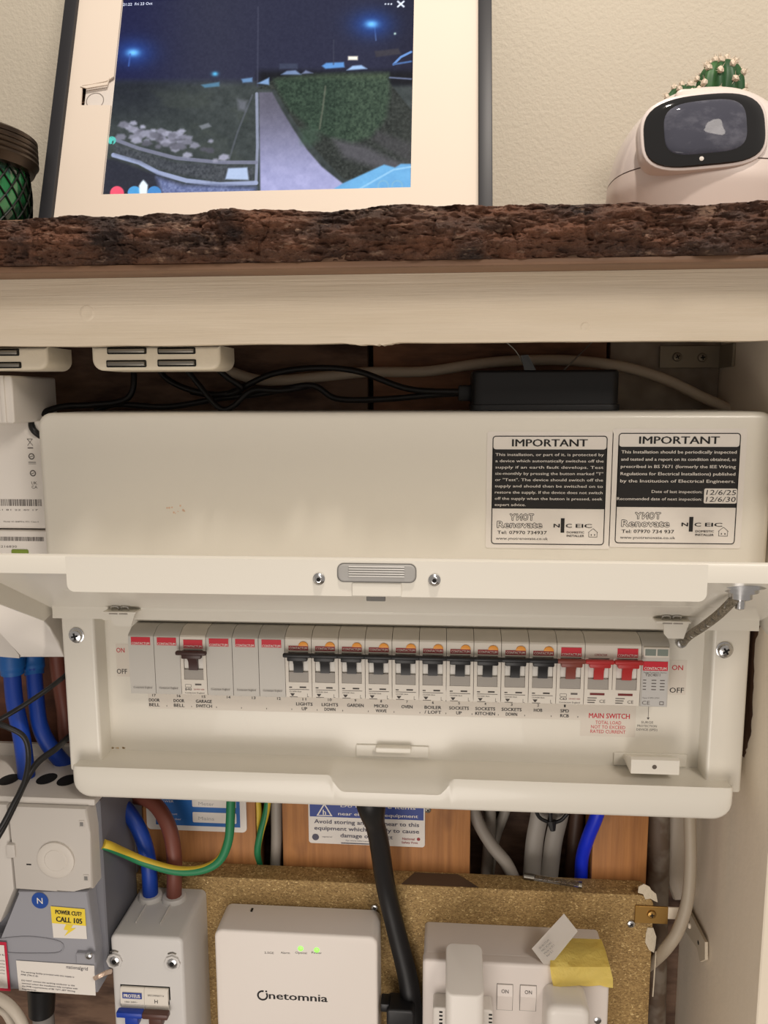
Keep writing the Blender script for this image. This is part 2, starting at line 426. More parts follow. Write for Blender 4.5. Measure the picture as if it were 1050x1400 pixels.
# brackets in the corners
def lbracket(px0, px1, py0, py1, Y, m, reach=16, scr=()):
    X0, _, Z1 = at(px0, py0, Y); X1, _, Z0 = at(px1, py1, Y)
    b = NB(); box(b, X0, (SX-1) if reach else X1, Y-1.6, Y, Z0, Z1, .3, 1)
    if reach: box(b, SX-2.2, SX-.2, Y-reach, Y, Z0, Z1, .3, 1)
    o = obj('corner_bracket', b, m, cup)
    for sx_, sy_ in scr:
        x, _, z = at(sx_, sy_, Y); screw(o, x, Y-1.6, z, 3.4, m)
    return o
lbracket(902, 968, 473, 503, 625, mat('painted_steel', (150, 140, 122), .4, .3), 30, ((925, 488), (959, 489)))
lbracket(868, 912, 1237, 1262, 579.5, brass, 0, ((890, 1248),))
b = NB(); x_, _, z_ = at(911, 1239, 579.5); x2_, _, z2_ = at(930, 1256, 579.5); box(b, x_, x2_, 578.2, 579.4, z2_, z_, .3, 1); obj('painted_bracket_arm', b, sp, cup)
# slanted flat plate screwed on the side board, lower right
b = NB()
A = [(-2.2,)+atX(px, py, SX-2)[1:] for px, py in ((934, 1232), (946, 1247), (967, 1288), (967, 1312), (960, 1315), (956, 1296), (932, 1262))]
A = [(q[0]-1.6, q[1], q[2]) for q in A]; va = [b.verts.new((SX+q[0], q[1], q[2])) for q in A]; vb = [b.verts.new((SX-1.6, q[1], q[2])) for q in A]
b.faces.new(va); b.faces.new(vb[::-1])
for i in range(len(A)): b.faces.new((va[i], va[(i+1) % len(A)], vb[(i+1) % len(A)], vb[i]))
pl = obj('hinge_plate', b, mat('plate_paint', (212, 200, 178), .45), cup, label='overpainted flat steel plate on the side board')
b = NB(); _, y_, z_ = atX(946, 1265, SX-2); cyl(b, (SX-2.2, y_, z_), (SX-5.4, y_, z_), 3.2, 2.2); obj('screw', b, sp, pl)
b = NB(); _, y_, z_ = atX(958, 1289, SX-2); cyl(b, (SX-3.7, y_, z_), (SX-4.0, y_, z_), 1.6); obj('screw_hole', b, hole, pl)
# ------------------------------------------------------------------ live edge shelf
sh = thing('live_edge_shelf', 'thick wooden shelf with dark rough bark along its front edge', 'shelf', (-50, 600, 69.5))
b = NB(); box(b, -560, 420, 461, 744, 70.6, 100, .5, 1); obj('board', b, slabwood, sh)
nx, nz = 1100, 74
X, T = np.meshgrid(np.linspace(-460, 400, nx), np.linspace(0, 1, nz))
zt = 100.8+1.8*(fbm(X*.03, X*0, X*0, 4, 9)-.5)*2-2.6*np.clip((-120-X)/140, 0, 1)-.0*X
zb = 73.0+1.0*(fbm(X*.05, X*0, X*0, 3, 31)-.5)
Z = zb+(zt-zb)*T
bul = 6.5*np.sin(np.pi*np.clip(T*.92+.06, 0, 1))
n1 = fbm(X*.035, Z*.08, X*0, 5, 1); n2 = fbm(X*.10, Z*.30, X*0+3, 5, 12); n3 = np.abs(fbm(X*.06+n1*2, Z*.16+n1*2, X*0+7, 4, 22)-.5)*2
ridge = 1-np.abs(fbm(X*.05, Z*.22+n1*1.5, X*0+9, 4, 44)*2-1)
cr_ = np.clip(1-np.abs(fbm(X*.045, Z*.02, X*0+2, 3, 77)-.5)*26, 0, 1)
n0 = fbm(X*.016, Z*.035, X*0+4, 4, 91); nf = fbm(X*.5, Z*1.0, X*0+1, 4, 17)
sheets = np.floor((n0*2.2+n1*1.6+Z*.018)*5)/5
Y = 458.5-bul-12*(n0-.5)-6*(n1-.5)-6*(n2-.5)-2.4*(nf-.5)+2.2*np.exp(-n3*10)-1.6*ridge**3+3.0*cr_*np.sin(np.pi*T)-5*(sheets-sheets.mean())
Y = np.where(T < .04, 461.5, Y)
V = [(x/1000, y/1000, (z+EYE)/1000) for x, y, z in zip(X.ravel(), Y.ravel(), Z.ravel())]
Fc = [(j*nx+i, j*nx+i+1, (j+1)*nx+i+1, (j+1)*nx+i) for j in range(nz-1) for i in range(nx-1)]
# roll the top of the bark back over the board
k0 = len(V)
for i in range(nx): V.append((X[0, i]/1000, .464, (100.2+EYE)/1000))
Fc += [((nz-1)*nx+i, (nz-1)*nx+i+1, k0+i+1, k0+i) for i in range(nx-1)]
me = bpy.data.meshes.new('bark_edge'); me.from_pydata([tuple(Vector(v)-sh.location) for v in V], [], Fc); me.materials.append(bark)
me.polygons.foreach_set('use_smooth', [True]*len(me.polygons))
o = bpy.data.objects.new('bark_edge', me); C.objects.link(o); o.parent = sh; o['label'] = 'dark brown rough bark edge'
b = NB(); box(b, -460, 400, 458.5, 463, 70.2, 74, 1.2, 2); obj('edge_strip', b, slabwood, sh)
# ================================================================== CONSUMER UNIT
cu = thing('consumer_unit', 'cream metal fuse board with its hinged flap raised above the row of breakers', 'fuse board', (-34, 560, -274))
b = NB(); rbox(b, -268, 201, 511, 599, -136, -10.5, 9, 4, which='1100')
obj('upper_cover', b, powder, cu)
PL = 535.0
b = NB(); box(b, -243, 176, PL, PL+2, -258, -136); obj('back_plate', b, powder, cu, smooth=False)
for xa, xb in ((-263.5, -240), (173, 196.5)):
    b = NB(); rbox(b, xa, xb, 518, 599, -262, -137, 2, 2.2); obj('side_flange', b, powder, cu)
# hinge strip along the top of the opening
b = NB(); prismx(b, [(512.5, -141), (513, -136), (530, -136), (534.5, -146), (534.5, -155.5), (531.5, -155.5), (530, -147), (519, -144), (514, -149.5), (512, -149)], -266, 199)
obj('hinge_rail', b, powder, cu)
# bottom ledge with a finger scoop
b = NB(); N_ = 200; rows = []
xl, xr = -256, 187.5
xc = at(534, 1070, 505)[0]; hw = at(607, 1070, 505)[0]-xc
xsL = sorted(set(list(np.linspace(xl, xr, N_))+[xl+.3, xl+.8, xl+1.6, xr-.3, xr-.8, xr-1.6]))
R = 13
for x in xsL:
    e = min(x-xl, xr-x); up = 0
    if e < R: up = R-math.sqrt(max(0, R*R-(R-e)**2))
    fy = 505+ (3.5-math.sqrt(max(0, 3.5**2-(3.5-min(e, 3.5))**2)))
    s = min(1, max(0, (hw+7-abs(x-xc))/11)); s = s*s*(3-2*s)
    tz = -253.3
    zbm = -275.0+up; zc = tz-9.5*s
    prof_ = [(556, tz+.5), (PL, tz+.2), (PL-3-4*s, tz-.2-.8*s), (fy+3.5+4*s, tz-.1-3.2*s), (fy+1+1*s, zc+.6*(1-s)+.2), (fy, min(zc-1.0, tz-1.4)), (fy, max(zbm+3, -272) if up == 0 else min(zbm+3, tz-4)), (fy+1.2, zbm+.8), (fy+3.4, zbm), (556, zbm)]
    prof_ = [(y, max(z, zbm) if k > 4 else z) for k, (y, z) in enumerate(prof_)]
    rows.append([b.verts.new((x, y, z)) for y, z in prof_])
m_ = len(rows[0])
for a, c_ in zip(rows, rows[1:]):
    for i in range(m_): b.faces.new((a[i], a[(i+1) % m_], c_[(i+1) % m_], c_[i]))
b.faces.new(rows[0]); b.faces.new(rows[-1][::-1])
obj('bottom_ledge', b, powder, cu, ang=50)
# screws in the flanges
for px, py in ((104, 869), (991, 889)):
    x, _, z = at(px, py, 517); screw(cu, x, 518, z, 4.6, steel, washer=5.4)
# dirt mark
# raised flap (door)
door_lab = 'raised hinged flap seen edge-on'
b = NB()
prismx(b, [(521, -143), (403.5, -82.3), (401, -82), (399.6, -82.6), (399, -84), (399, -92), (400.4, -92), (400.6, -84.6), (404, -84), (520, -145)], -270, 203)
door = obj('door_flap', b, powder, cu, label=door_lab)
xn0 = at(91, 790, 399)[0]; xn1 = at(967, 800, 399)[0]
b = NB(); rbox(b, xn0, xn1, 398.95, 400.3, -101.6, -82.9, 4, 0, which='0011'); obj('lip', b, powder, door)
for xs_ in (-269.5, 201.3):
    b = NB(); A = [(400, -84), (400, -93), (430, -112), (505, -149), (521, -146), (521, -143)]
    prismx(b, A, xs_, xs_+1.2); obj('side_fold', b, powder, door)
# inner strip boxes on the flap underside
b = NB(); ang_ = math.atan2(61, -121)
def door_pt(t, off):   # t mm from hinge along the flap, off below it
    ux, uz = -.888, .4597; return (521+ux*t-uz*off*0-.4597*0+(-.4597)*(-off)*0, -143+uz*t-off)
def door_box(bm, xa, xb, t0, t1, th, base=1.6):
    p0 = door_pt(t0, base); p1 = door_pt(t1, base); q1 = door_pt(t1, base+th); q0 = door_pt(t0, base+th)
    prismx(bm, [p0, p1, q1, q0], xa, xb)
door_box(b, -236, -205, 20, 58, .7); obj('stiffener', b, powder, door)
b = NB(); door_box(b, 109, 176, 12, 40, .8); obj('stiffener', b, powder, door)
b = NB(); door_box(b, -266, 199, 2, 10, 2.2); obj('hinge_leaf', b, powder, door)
# latch in the lip
X0, _, Z1 = at(462, 771, 398.5); X1, _, Z0 = at(568, 796, 398.5)
b = NB(); rbox(b, X0, X1, 397.6, 400, Z0, Z1, 3, .8); lt = obj('latch', b, mat('grey_latch_plastic', (164, 162, 158), .4), door, label='grey ridged latch')
b = NB(); rring(b, X0-.5, X1+.5, Z0-.5, Z1+.5, 3.4, .8, 398.7); obj('latch_surround', b, mat('mid_grey_plastic', (120, 118, 114), .5), lt, smooth=False)
for k in range(5):
    b = NB(); z = Z0+2.6+k*1.25; box(b, X0+5.5, X1-5.5, 396.9, 398, z, z+.62, .2, 1); obj('ridge', b, steel if False else mat('pale_grey_plastic', (205, 203, 198), .3), lt)
b = NB(); x, _, z = at(515, 806, 399); box(b, X0+7, X1-7, 398.2, 399.4, -101.4, Z0-.8, .4, 1); obj('finger_tab', b, powder, door)
b = NB(); x, _, z = at(514, 818, 410); box(b, x-5, x+5, 409, 411, z-1.4, z+3, .3, 1); obj('latch_tongue', b, mat('mid_grey_plastic'), door)
for px, py in ((436, 791.5), (594, 793)):
    x, _, z = at(px, py, 398.5)
    b = NB(); lathe(b, [(3.1, 0), (3.1, .7), (2.7, 1.0), (2.0, 1.9), (1.5, 2.2), (1.1, 2.2)], (x, 399, z), 'y', 24); o = obj('lip_screw', b, steel, door)
    b = NB(); disc(b, x, z, 1.1, 396.75); obj('screw_socket', b, hole, o, smooth=False)
# white hook brackets at the hinge
def hook(px0, px1, py0, py1):
    X0, _, Z1 = at(px0, py0, 505); X1, _, Z0 = at(px1, py1, 505)
    b = NB(); box(b, X0, X1, 503, 513, Z1-1.4, Z1, .3, 1)
    prismy(b, [(X0+5, Z1-1), (X1-1, Z1-1), (X1-4, Z0), (X0+8, Z0), (X0+5.5, Z0+3)], 504.2, 505.2)
    o = obj('hook_bracket', b, powder, cu)
    for k in (.32, .62):
        x = X0+(X1-X0)*k; b = NB(); tube(b, [(x-2.4, 507, Z1-.2), (x-2.2, 505.5, Z1+2.4), (x, 505, Z1+3), (x+2.2, 505.5, Z1+2.4), (x+2.4, 507, Z1-.2)], .55, 6, 3); obj('staple', b, steel, o)
        b = NB(); box(b, x-3, x+3, 502.6, 503.4, Z1-1.8, Z1-.9, .3, 1); obj('slot', b, flap_pl, o)
hook(142, 188, 835, 856); hook(896, 943, 848, 873)
# earth strap on the right with its stud
x, _, z = at(1013, 803, 452); 
b = NB(); lathe(b, [(11, 7), (11, 4.5), (13.5, 4), (13.5, 1.5), (9.5, .8), (9.5, -2), (6.3, -2.4), (6.3, -6), (5.2, -6.6), (2.7, -6.8), (2.7, -12), (2.1, -12.6)], (x, 452, z), 'z', 28); est = obj('earth_stud', b, steel, door, label='bright steel stud with nut')
b = NB(); pts = [(x-2, 450, z-4), at(985, 838, 455), at(962, 856, 480), at(944, 868, 508), at(934, 878, 531)]
tube(b, pts, 2.7, 10, 10); 
o = obj('earth_strap', b, mat('braided_wire', (150, 140, 122), .45, .4, bump=(S(1500), 2, .8), mix=((110, 102, 86), S(900), .4, .6, 2)), cu, label='braided earth strap')
pp = smooth_path(pts, 40)
for s in (0, 1):
    b = NB(); Q = []
    for i, p_ in enumerate(pp):
        a = i*.42*(1 if s else -1); Q.append((p_[0]+2.8*math.cos(a)*.8, p_[1]+2.8*math.cos(a)*.5, p_[2]+2.8*math.sin(a)))
    tube(b, Q, .45, 5, 0); obj('braid', b, dsteel, o)
x, _, z = at(933, 880, 531); b = NB(); lathe(b, [(3.9, 0), (3.9, 2), (2.9, 3.6), (1.5, 3.8), (1.2, 3.4)], (x, PL, z), 'y', 20); o = obj('strap_eyelet', b, steel, cu)
b = NB(); disc(b, x, z, 1.3, PL-3.9); obj('hole', b, hole, o, smooth=False)
# brackets on the back plate, low
X0, _, Z1 = at(839, 1028, PL); X1, _, Z0 = at(940, 1048, PL)
b = NB(); box(b, X0, X1-1, PL-1.2, PL-.1, Z0, Z1, .3, 1); o = obj('tab_bracket', b, powder, cu)
Xa, _, Za = at(863, 1036, 512); Xb, _, Zb = at(928, 1059, 512)
Zb = max(Zb, -252.6)
b = NB(); poly = [(PL-1, -235), (PL-1, -234.0), (514, -241.5), (511.5, -242.5), (511.5, Zb), (513, Zb), (513, -243.5)]; prismx(b, [(PL-1, Zb+.2), (PL-1, Z1-1), (514, Za), (511.5, Za-1), (511.5, Zb)], Xa, Xb); obj('box_tab', b, powder, o)
x, _, z = at(895, 1049, 511); b = NB(); disc(b, x, z, 1.5, 511.3); obj('hole', b, mat('grey_hole', (96, 88, 80), .8), o, smooth=False)
X0, _, Z1 = at(487, 1017, PL); X1, _, Z0 = at(586, 1036, PL)
b = NB(); box(b, X0, X1, PL-1.2, PL-.1, max(Z0, -252.6), Z1, .3, 1); o = obj('latch_keep', b, powder, cu)
b = NB(); rbox(b, X0+14, X1-12, PL-6, PL-1, Z1-3.5, Z1+.5, 1.5, .8); obj('keep_bar', b, powder, o)
# stickers on the upper cover
def sticker(px0, px1, py0, py1, Y, name, parent, m=paper, rad=1, th=.25, label=None):
    X0, _, Z1 = at(px0, py0, Y); X1, _, Z0 = at(px1, py1, Y)
    b = NB(); rbox(b, X0, X1, Y, Y+th, Z0, Z1, rad, 0); return obj(name, b, m, parent, label=label), X0, X1, Z0, Z1
def important(x0, x1, y0, y1, second):
    st, X0, X1, Z0, Z1 = sticker(x0, x1, y0, y1, 510.75, 'warning_sticker', cu, paper, 1.5,
        label='right black and white IMPORTANT sticker with handwritten inspection dates' if second else 'left black and white IMPORTANT sticker about pressing the test button')
    Wd = X1-X0; H = Z1-Z0; L = lambda u: X0+Wd*u; Zf = lambda v: Z1-H*v; Y = 510.6; Y2 = 510.5
    k = NB(); wq = NB(); G0 = 0
    a, c, t, d = L(.045), L(.955), Zf(.035), Zf(.965)
    h1 = Zf(.15); h2 = Zf(.655)
    rring(k, a, c, d, t, 2.2, .55, Y)
    quad(k, a+.1, c-.1, h2, h1, Y)
    for cx_, s_ in ((a+.4, 1), (c-.4, -1)):
        polyf(k, [(cx_, h1-.1), (cx_+s_*1.8, h1-.1), (cx_+s_*.5, h1+.5), (cx_, h1+1.8)][::s_], Y)
    text(k, 'IMPORTANT', L(.5), Zf(.125), H*.062, Y, w=Wd*.60, bold=.035)
    if not second:
        lines = ['This installation, or part of it, is protected by', 'a device which automatically switches off the', 'supply if an earth fault develops. Test', 'six-monthly by pressing the button marked "T"',
                 'or "Test". The device should switch off the', 'supply and should then be switched on to', 'restore the supply. If the device does not switch', 'off the supply when the button is pressed, seek', 'expert advice.']
        z = .205
        for i, l in enumerate(lines): text(wq, l, L(.07), Zf(z+i*.0535), H*.0235, Y2, w=Wd*(.86 if i < 8 else .25), align='l', bold=.012)
    else:
        lines = ['This Installation should be periodically inspected', 'and tested and a report on its condition obtained, as', 'prescribed in BS 7671 (formerly the IEE Wiring', 'Regulations for Electrical Installations) published', 'by the Institution of Electrical Engineers.']
        for i, l in enumerate(lines): text(wq, l, L(.07), Zf(.205+i*.0605), H*.026, Y2, w=Wd*.86, align='l', bold=.02)
        text(wq, 'Date of last inspection:', L(.69), Zf(.535), H*.025, Y2, w=Wd*.38, align='r', bold=.01)
        text(wq, 'Recommended date of next inspection:', L(.69), Zf(.597), H*.025, Y2, w=Wd*.64, align='r', bold=.01)
        polyf(wq, rr_pts(L(.705), L(.95), Zf(.62), Zf(.495), 1), Y2)
        kk = NB()
        text(kk, '12/6/25', L(.83), Zf(.548), H*.042, Y2-.1, w=Wd*.22, tilt=.15); text(kk, '12/6/30', L(.83), Zf(.606), H*.042, Y2-.1, w=Wd*.22, tilt=.15)
        pr('handwriting', kk, ink, st)
    g = NB()
    # outlined trade name: dark outline glyphs with white cores
    for l, zz_, hh, ww, rv in (('YNOT', .755, .055, .20, 1), ('Renovate', .82, .055, .36, 0)):
        if rv:
            xx = L(.19)
            for ch, wd in (('Y', .055), ('N', .05), ('O', .05), ('T', .045)):
                V0 = len(k.verts); G0 = len(g.verts); text(k, ch, xx+Wd*wd/2, Zf(zz_), H*hh, Y, w=Wd*wd*.8, outline=.085)
                text(g, ch, xx+Wd*wd/2, Zf(zz_), H*hh, Y2, w=Wd*wd*.8)
                if ch == 'N':
                    k.verts.ensure_lookup_table(); 
                    for v_ in k.verts[V0:]: v_.co.x = 2*(xx+Wd*wd/2)-v_.co.x
                    g.verts.ensure_lookup_table()
                    for v_ in g.verts[G0:]: v_.co.x = 2*(xx+Wd*wd/2)-v_.co.x
                xx += Wd*wd
        else:
            text(k, l, L(.275), Zf(zz_), H*hh, Y, w=Wd*ww, outline=.085); text(g, l, L(.275), Zf(zz_), H*hh, Y2, w=Wd*ww)
    pr('white_print', g, paper, st)
    text(k, 'Tel: 07970 734 937' if second else 'Tel: 07970 734937', L(.295), Zf(.875), H*.028, Y, w=Wd*.40, bold=.012)
    text(k, 'www.ynotrenovate.co.uk', L(.295), Zf(.925), H*.023, Y, w=Wd*.42)
    # NICEIC mark
    quad(k, L(.605), L(.635), Zf(.86), Zf(.735), Y)
    text(k, 'N', L(.573), Zf(.815), H*.032, Y, w=Wd*.05, bold=.06); text(k, 'C', L(.67), Zf(.815), H*.032, Y, w=Wd*.05, bold=.06); text(k, 'EIC', L(.79), Zf(.815), H*.032, Y, w=Wd*.13, bold=.06)
    text(k, 'DOMESTIC', L(.725), Zf(.865), H*.018, Y, w=Wd*.14, bold=.03); text(k, 'INSTALLER', L(.725), Zf(.895), H*.018, Y, w=Wd*.14, bold=.03)
    hx, hz, q = L(.865), Zf(.895), Wd*.033
    for p0_, p1_ in (((-1, 0), (1, 0)), ((-1, 0), (-1, 1.2)), ((1, 0), (1, 1.2)), ((-1.15, 1.1), (0, 2.1)), ((1.15, 1.1), (0, 2.1))):
        ax, az, bx, bz = hx+q*p0_[0], hz+q*p0_[1], hx+q*p1_[0], hz+q*p1_[1]; dx, dz = bx-ax, bz-az; l_ = math.hypot(dx, dz); nx_, nz_ = -dz/l_*.13, dx/l_*.13
        polyf(k, [(ax-nx_, az-nz_), (bx-nx_, bz-nz_), (bx+nx_, bz+nz_), (ax+nx_, az+nz_)], Y)
    for dx_ in (-.4, .4): quad(k, hx+q*dx_-.3, hx+q*dx_+.3, hz+q*.35, hz+q*.7, Y)
    pr('black_print', k, ink, st); pr('white_text', wq, paper, st)
important(666, 833, 590, 751, False); important(838, 1012, 586, 750, True)
# scuff on the cover
b = NB()
for k in range(9):
    x, _, z = at(228+k*3+random.uniform(-1, 2), 697+random.uniform(-6, 5), 510.8); r_ = random.uniform(.3, .8)
    disc(b, x, z, r_, 510.85, 7)
pr('scuff', b, mat('rust_scuff', (222, 188, 160), .7), cu)
# labels on the back plate
b = NB(); quad(b, -211, 94, at(417, 974, PL)[2], at(417, 945, PL)[2], PL-.12)
lp = pr('label_strip', b, paper2, cu, label='printed circuit label strip')
MW = 18.05; MX0 = -215.5; ZB = -202.6; ZT = -157.0
names = ['DOOR|BELL', 'DOOR|BELL', 'GARAGE|SWITCH', '', '', '', 'LIGHTS|UP', 'LIGHTS|DOWN', 'GARDEN', 'MICRO|WAVE', 'OVEN', 'BOILER|/ LOFT', 'SOCKETS|UP', 'SOCKETS|KITCHEN', 'SOCKETS|DOWN', 'HOB', 'SPD|RCB']
b = NB()
for i, nme in enumerate(names):
    xx = MX0+MW*(i+.5); text(b, str(17-i), xx, at(417, 957.5, PL)[2], 1.9, PL-.25, w=2.6 if 17-i > 9 else 1.2, bold=.02)
    for j, l in enumerate(nme.split('|') if nme else []): text(b, l, xx, at(417, 964.5+j*6.4, PL)[2], 2.3, PL-.25, w=min(15, len(l)*1.95), bold=.03)
    for zc in (at(417, 953, PL)[2], at(417, 970, PL)[2]): quad(b, xx+MW/2-.2, xx+MW/2+.2, zc-.5, zc+.5, PL-.25)
pr('circuit_names', b, ink, lp)
def on_off(px, py, px2, py2, card, right):
    X0, _, Z0 = at(px, py, PL); X1, _, Z1 = at(px2, py2, PL)
    b = NB(); quad(b, *card, PL-.1); c = pr('on_off_label', b, paper2, cu)
    b = NB(); text(b, 'ON', X0, Z0, 3.5, PL-.2, w=7.3 if right else 6, bold=.01); pr('red_print', b, red_ink, c)
    b = NB(); text(b, 'OFF', X1, Z1, 3.6, PL-.2, w=9.5 if right else 7.5, bold=.01); pr('black_print', b, ink, c)
X0 = at(158, 880, PL); X1 = at(176, 925, PL); on_off(165, 892, 167, 921, (X0[0], X0[0]+15, X1[2], X0[2]), False)
X0 = at(905, 902, PL); X1 = at(937, 950, PL); on_off(926, 916, 925, 947, (X0[0]-8, X1[0], X1[2], X0[2]), True)
xm0, _, zm1 = at(794, 973, PL); xm1, _, zm0 = at(868, 1008, PL)
b = NB(); quad(b, xm0, xm1, zm0, -205, PL-.1); c = pr('main_switch_label', b, paper2, cu, label='white label with red MAIN SWITCH lettering')
b = NB(); cx = (at(805, 980, PL)[0]+at(861, 980, PL)[0])/2; w_ = at(861, 980, PL)[0]-at(805, 980, PL)[0]
text(b, 'MAIN SWITCH', cx, at(830, 982, PL)[2], 3.6, PL-.2, w=w_, bold=.02)
for k, (l, ww) in enumerate((('TOTAL LOAD', .63), ('NOT TO EXCEED', .84), ('RATED CURRENT', .86))): text(b, l, cx-.5, at(830, 990+k*6.2, PL)[2], 2.4, PL-.2, w=w_*ww)
pr('red_print', b, red_ink, c)
b = NB(); cx, _, z = at(886, 984, PL)
quad(b, cx-.15, cx+.15, z+.5, -204, PL-.12); polyf(b, [(cx-1, z+1.6), (cx, z), (cx+1, z+1.6)], PL-.12)
for k, l in enumerate(('SURGE', 'PROTECTION', 'DEVICE (SPD)')): text(b, l, cx-.5, at(886, 989+k*5, PL)[2], 1.6, PL-.12, w=(8, 13, 14)[k])
pr('surge_print', b, grey_ink, cu)
b = NB(); x, _, z = at(158, 1025, PL)
for k in range(14): disc(b, x+random.uniform(-5, 7), -252+random.uniform(0, .8), random.uniform(.3, .9), PL-.08, 7)
pr('dirt_mark', b, mat('brown_dirt', (200, 176, 140), .8), cu)
# ------------------------------------------------------------------ modules
FY = 515.0
def mod_body(x0, wd, recess, parent, m):
    b = NB(); g = .18; a, c = x0+g, x0+wd-g
    if not recess:
        prismx(b, [(PL-.3, ZT+.5), (523, ZT), (FY+1, ZT-3.5), (FY+.2, ZT-4.5), (FY, ZT-7), (FY+.6, ZB+2), (FY+1.2, ZB), (PL-.3, ZB)], a, c)
        return obj('housing', b, m, parent, ang=25)
    prismx(b, [(PL-.3, ZT+.5), (523, ZT), (FY+1, ZT-3.5), (FY+.3, ZT-4.5), (FY, ZT-13), (521, ZT-13.2), (PL-.3, ZT-13.2)], a, c)
    prismx(b, [(PL-.3, -191.2), (521, -191.2), (FY+.2, -191.4), (FY+.6, ZB+.6), (FY+1.2, ZB), (PL-.3, ZB)], a, c)
    n = int(round(wd/MW))
    for k in range(n):
        u0 = x0+k*MW
        box(b, u0+g, u0+2.3, FY, PL-.3, -191.3, ZT-12.9); box(b, u0+MW-2.3, u0+MW-g, FY, PL-.3, -191.3, ZT-12.9)
    box(b, a, c, 522, PL-.3, -191.4, ZT-13)
    return obj('housing', b, m, parent, ang=25)
def module(i, kind, label, n=1):
    x0 = MX0+MW*i; wd = MW*n
    t = thing('blanking_module' if kind == 'blank' else 'surge_protection_device' if kind == 'spd' else 'main_switch' if kind == 'main' else 'circuit_breaker', label, 'blank module' if kind == 'blank' else 'surge protector' if kind == 'spd' else 'main switch' if kind == 'main' else 'circuit breaker', (x0+wd/2, PL, ZB),
              group='blank modules in the breaker row' if kind == 'blank' else 'circuit breakers with black toggles' if kind == 'rcbo' else None)
    mod_body(x0, wd, kind not in ('blank', 'spd'), t, grey_pl if kind in ('blank', 'spd') else light_pl)
    cx = x0+wd/2
    if kind == 'blank':
        b = NB(); quad(b, x0+2.3, x0+15.7, ZT-10.5, ZT-5.0, FY-.12); bl = pr('brand_label', b, red_ink, t)
        b = NB(); text(b, 'CONTACTUM', cx-.1, ZT-10.2, 1.7, FY-.22, w=12.4, bold=.02); pr('brand_print', b, paper, bl)
        b = NB(); text(b, 'Contactum England', cx, ZB+4.2, 1.3, FY-.1, w=13, bold=.01); pr('maker_print', b, grey_ink, t)
        return t
    if kind == 'spd':
        b = NB(); quad(b, x0+1, x0+17, ZB+.8, ZT-17, FY-.1, 0); sl = pr('rating_sticker', b, mat('silver_sticker', (192, 190, 186), .4), t)
        b = NB(); quad(b, x0+1.2, x0+16.9, ZT-20.6, ZT-14.4, FY-.2); bl = pr('brand_label', b, red_ink, t)
        b = NB(); text(b, 'CONTACTUM', cx, ZT-20.0, 1.9, FY-.3, w=14, bold=.02); pr('brand_print', b, paper, bl)
        b = NB(); text(b, 'T2C4011', cx-1.5, ZT-24.4, 1.8, FY-.2, w=9.5, bold=.02)
        text(b, 'Surge Protection Device', cx, ZT-22.3, .9, FY-.2, w=14.5)
        for r_ in range(4):
            for c_ in range(3): quad(b, x0+1.6+c_*5.4, x0+3.6+c_*5.4+(1 if c_ else 0), ZT-27.4-r_*2.1, ZT-26.8-r_*2.1, FY-.2)
        text(b, '\u2103'.replace('\u2103', 'CE'), x0+4, ZB+1.8, 2.6, FY-.2, w=5); rring(b, x0+12.6, x0+15.4, ZB+1.8, ZB+4.2, .2, .4, FY-.2)
        text(b, 'Type 2 SPD 275V', cx-2, ZB+6.0, .9, FY-.2, w=11); pr('rating_print', b, grey_ink, sl)
        b = NB(); box(b, x0+.9, x0+17.2, FY-1.2, FY+1, ZT-11.5, ZT-4.6, .5, 2); wf = obj('indicator_frame', b, light_pl, t)
        for u in (1.9, 9.6):
            b = NB(); quad(b, x0+u, x0+u+6.8, ZT-10.2, ZT-5.8, FY-1.35); pr('indicator_window', b, mat('grey_green_window', (130, 140, 132), .25), wf)
        return t
    tm = {'rcbo': black_pl, 'garage': brown_pl, 'mcb': dkred_pl, 'main': red_pl}[kind]
    # prints
    for k in range(n):
        u = x0+k*MW; uc = u+MW/2
        if kind == 'rcbo':
            b = NB(); quad(b, u+2.6, u+15.9, ZT-12.0, ZT-8.9, FY-.1); bl = pr('brand_label', b, dred_ink, t)
            b = NB(); text(b, 'CONTACTUM', uc+.2, ZT-11.3, 1.7, FY-.2, w=12, bold=.02); pr('brand_print', b, paper2, bl)
            b = NB(); P_ = [(u+12.6+3.3*math.cos(a), ZT-8.9+3.0*math.sin(a)) for a in np.linspace(0, math.pi, 14)]; prismy(b, P_, FY-.6, FY+2, .3); obj('test_button', b, orange_pl, t)
        elif not (kind == 'main' and k == 0):
            b = NB(); quad(b, u+2.6, u+15.8, ZT-12.2, ZT-6.2, FY-.1); bl = pr('brand_label', b, red_ink, t)
            b = NB(); text(b, 'CONTACTUM', uc+.1, ZT-11.7, 1.7, FY-.2, w=12.2, bold=.02); pr('brand_print', b, paper, bl)
        else:
            b = NB(); text(b, 'CONTACTUM', uc+1, ZT-11.5, 1.5, FY-.1, w=8, bold=.01); pr('brand_print', b, dred_ink, t)
        # white rocker behind the toggle
        b = NB(); P_ = [(FY+4.2-3.2*math.cos(a), -179.2+8.4*math.sin(a)) for a in np.linspace(-math.pi/2, math.pi/2, 10)]
        prismx(b, P_+[(522, -170.8), (522, -187.6)], u+2.5, u+15.55); obj('rocker', b, mat('rocker_white', (222, 218, 210), .4), t)
        b = NB(); prismx(b, [(FY+.4, -184.4), (FY+3.5, -184.0), (521, -184.2), (521, -191.1), (FY+.3, -191.2)], u+2.5, u+15.55); obj('shutter', b, flap_pl, t)
        b = NB(); prismx(b, [(FY-4.6, -171.4), (FY-1, -170.8), (FY+1.2, -176), (FY+1.0, -184.2), (FY-.6, -184.4), (FY-1.2, -178.5), (FY-4.2, -174.5)], u+5.9, u+12.2); tg = obj('toggle', b, tm, t)
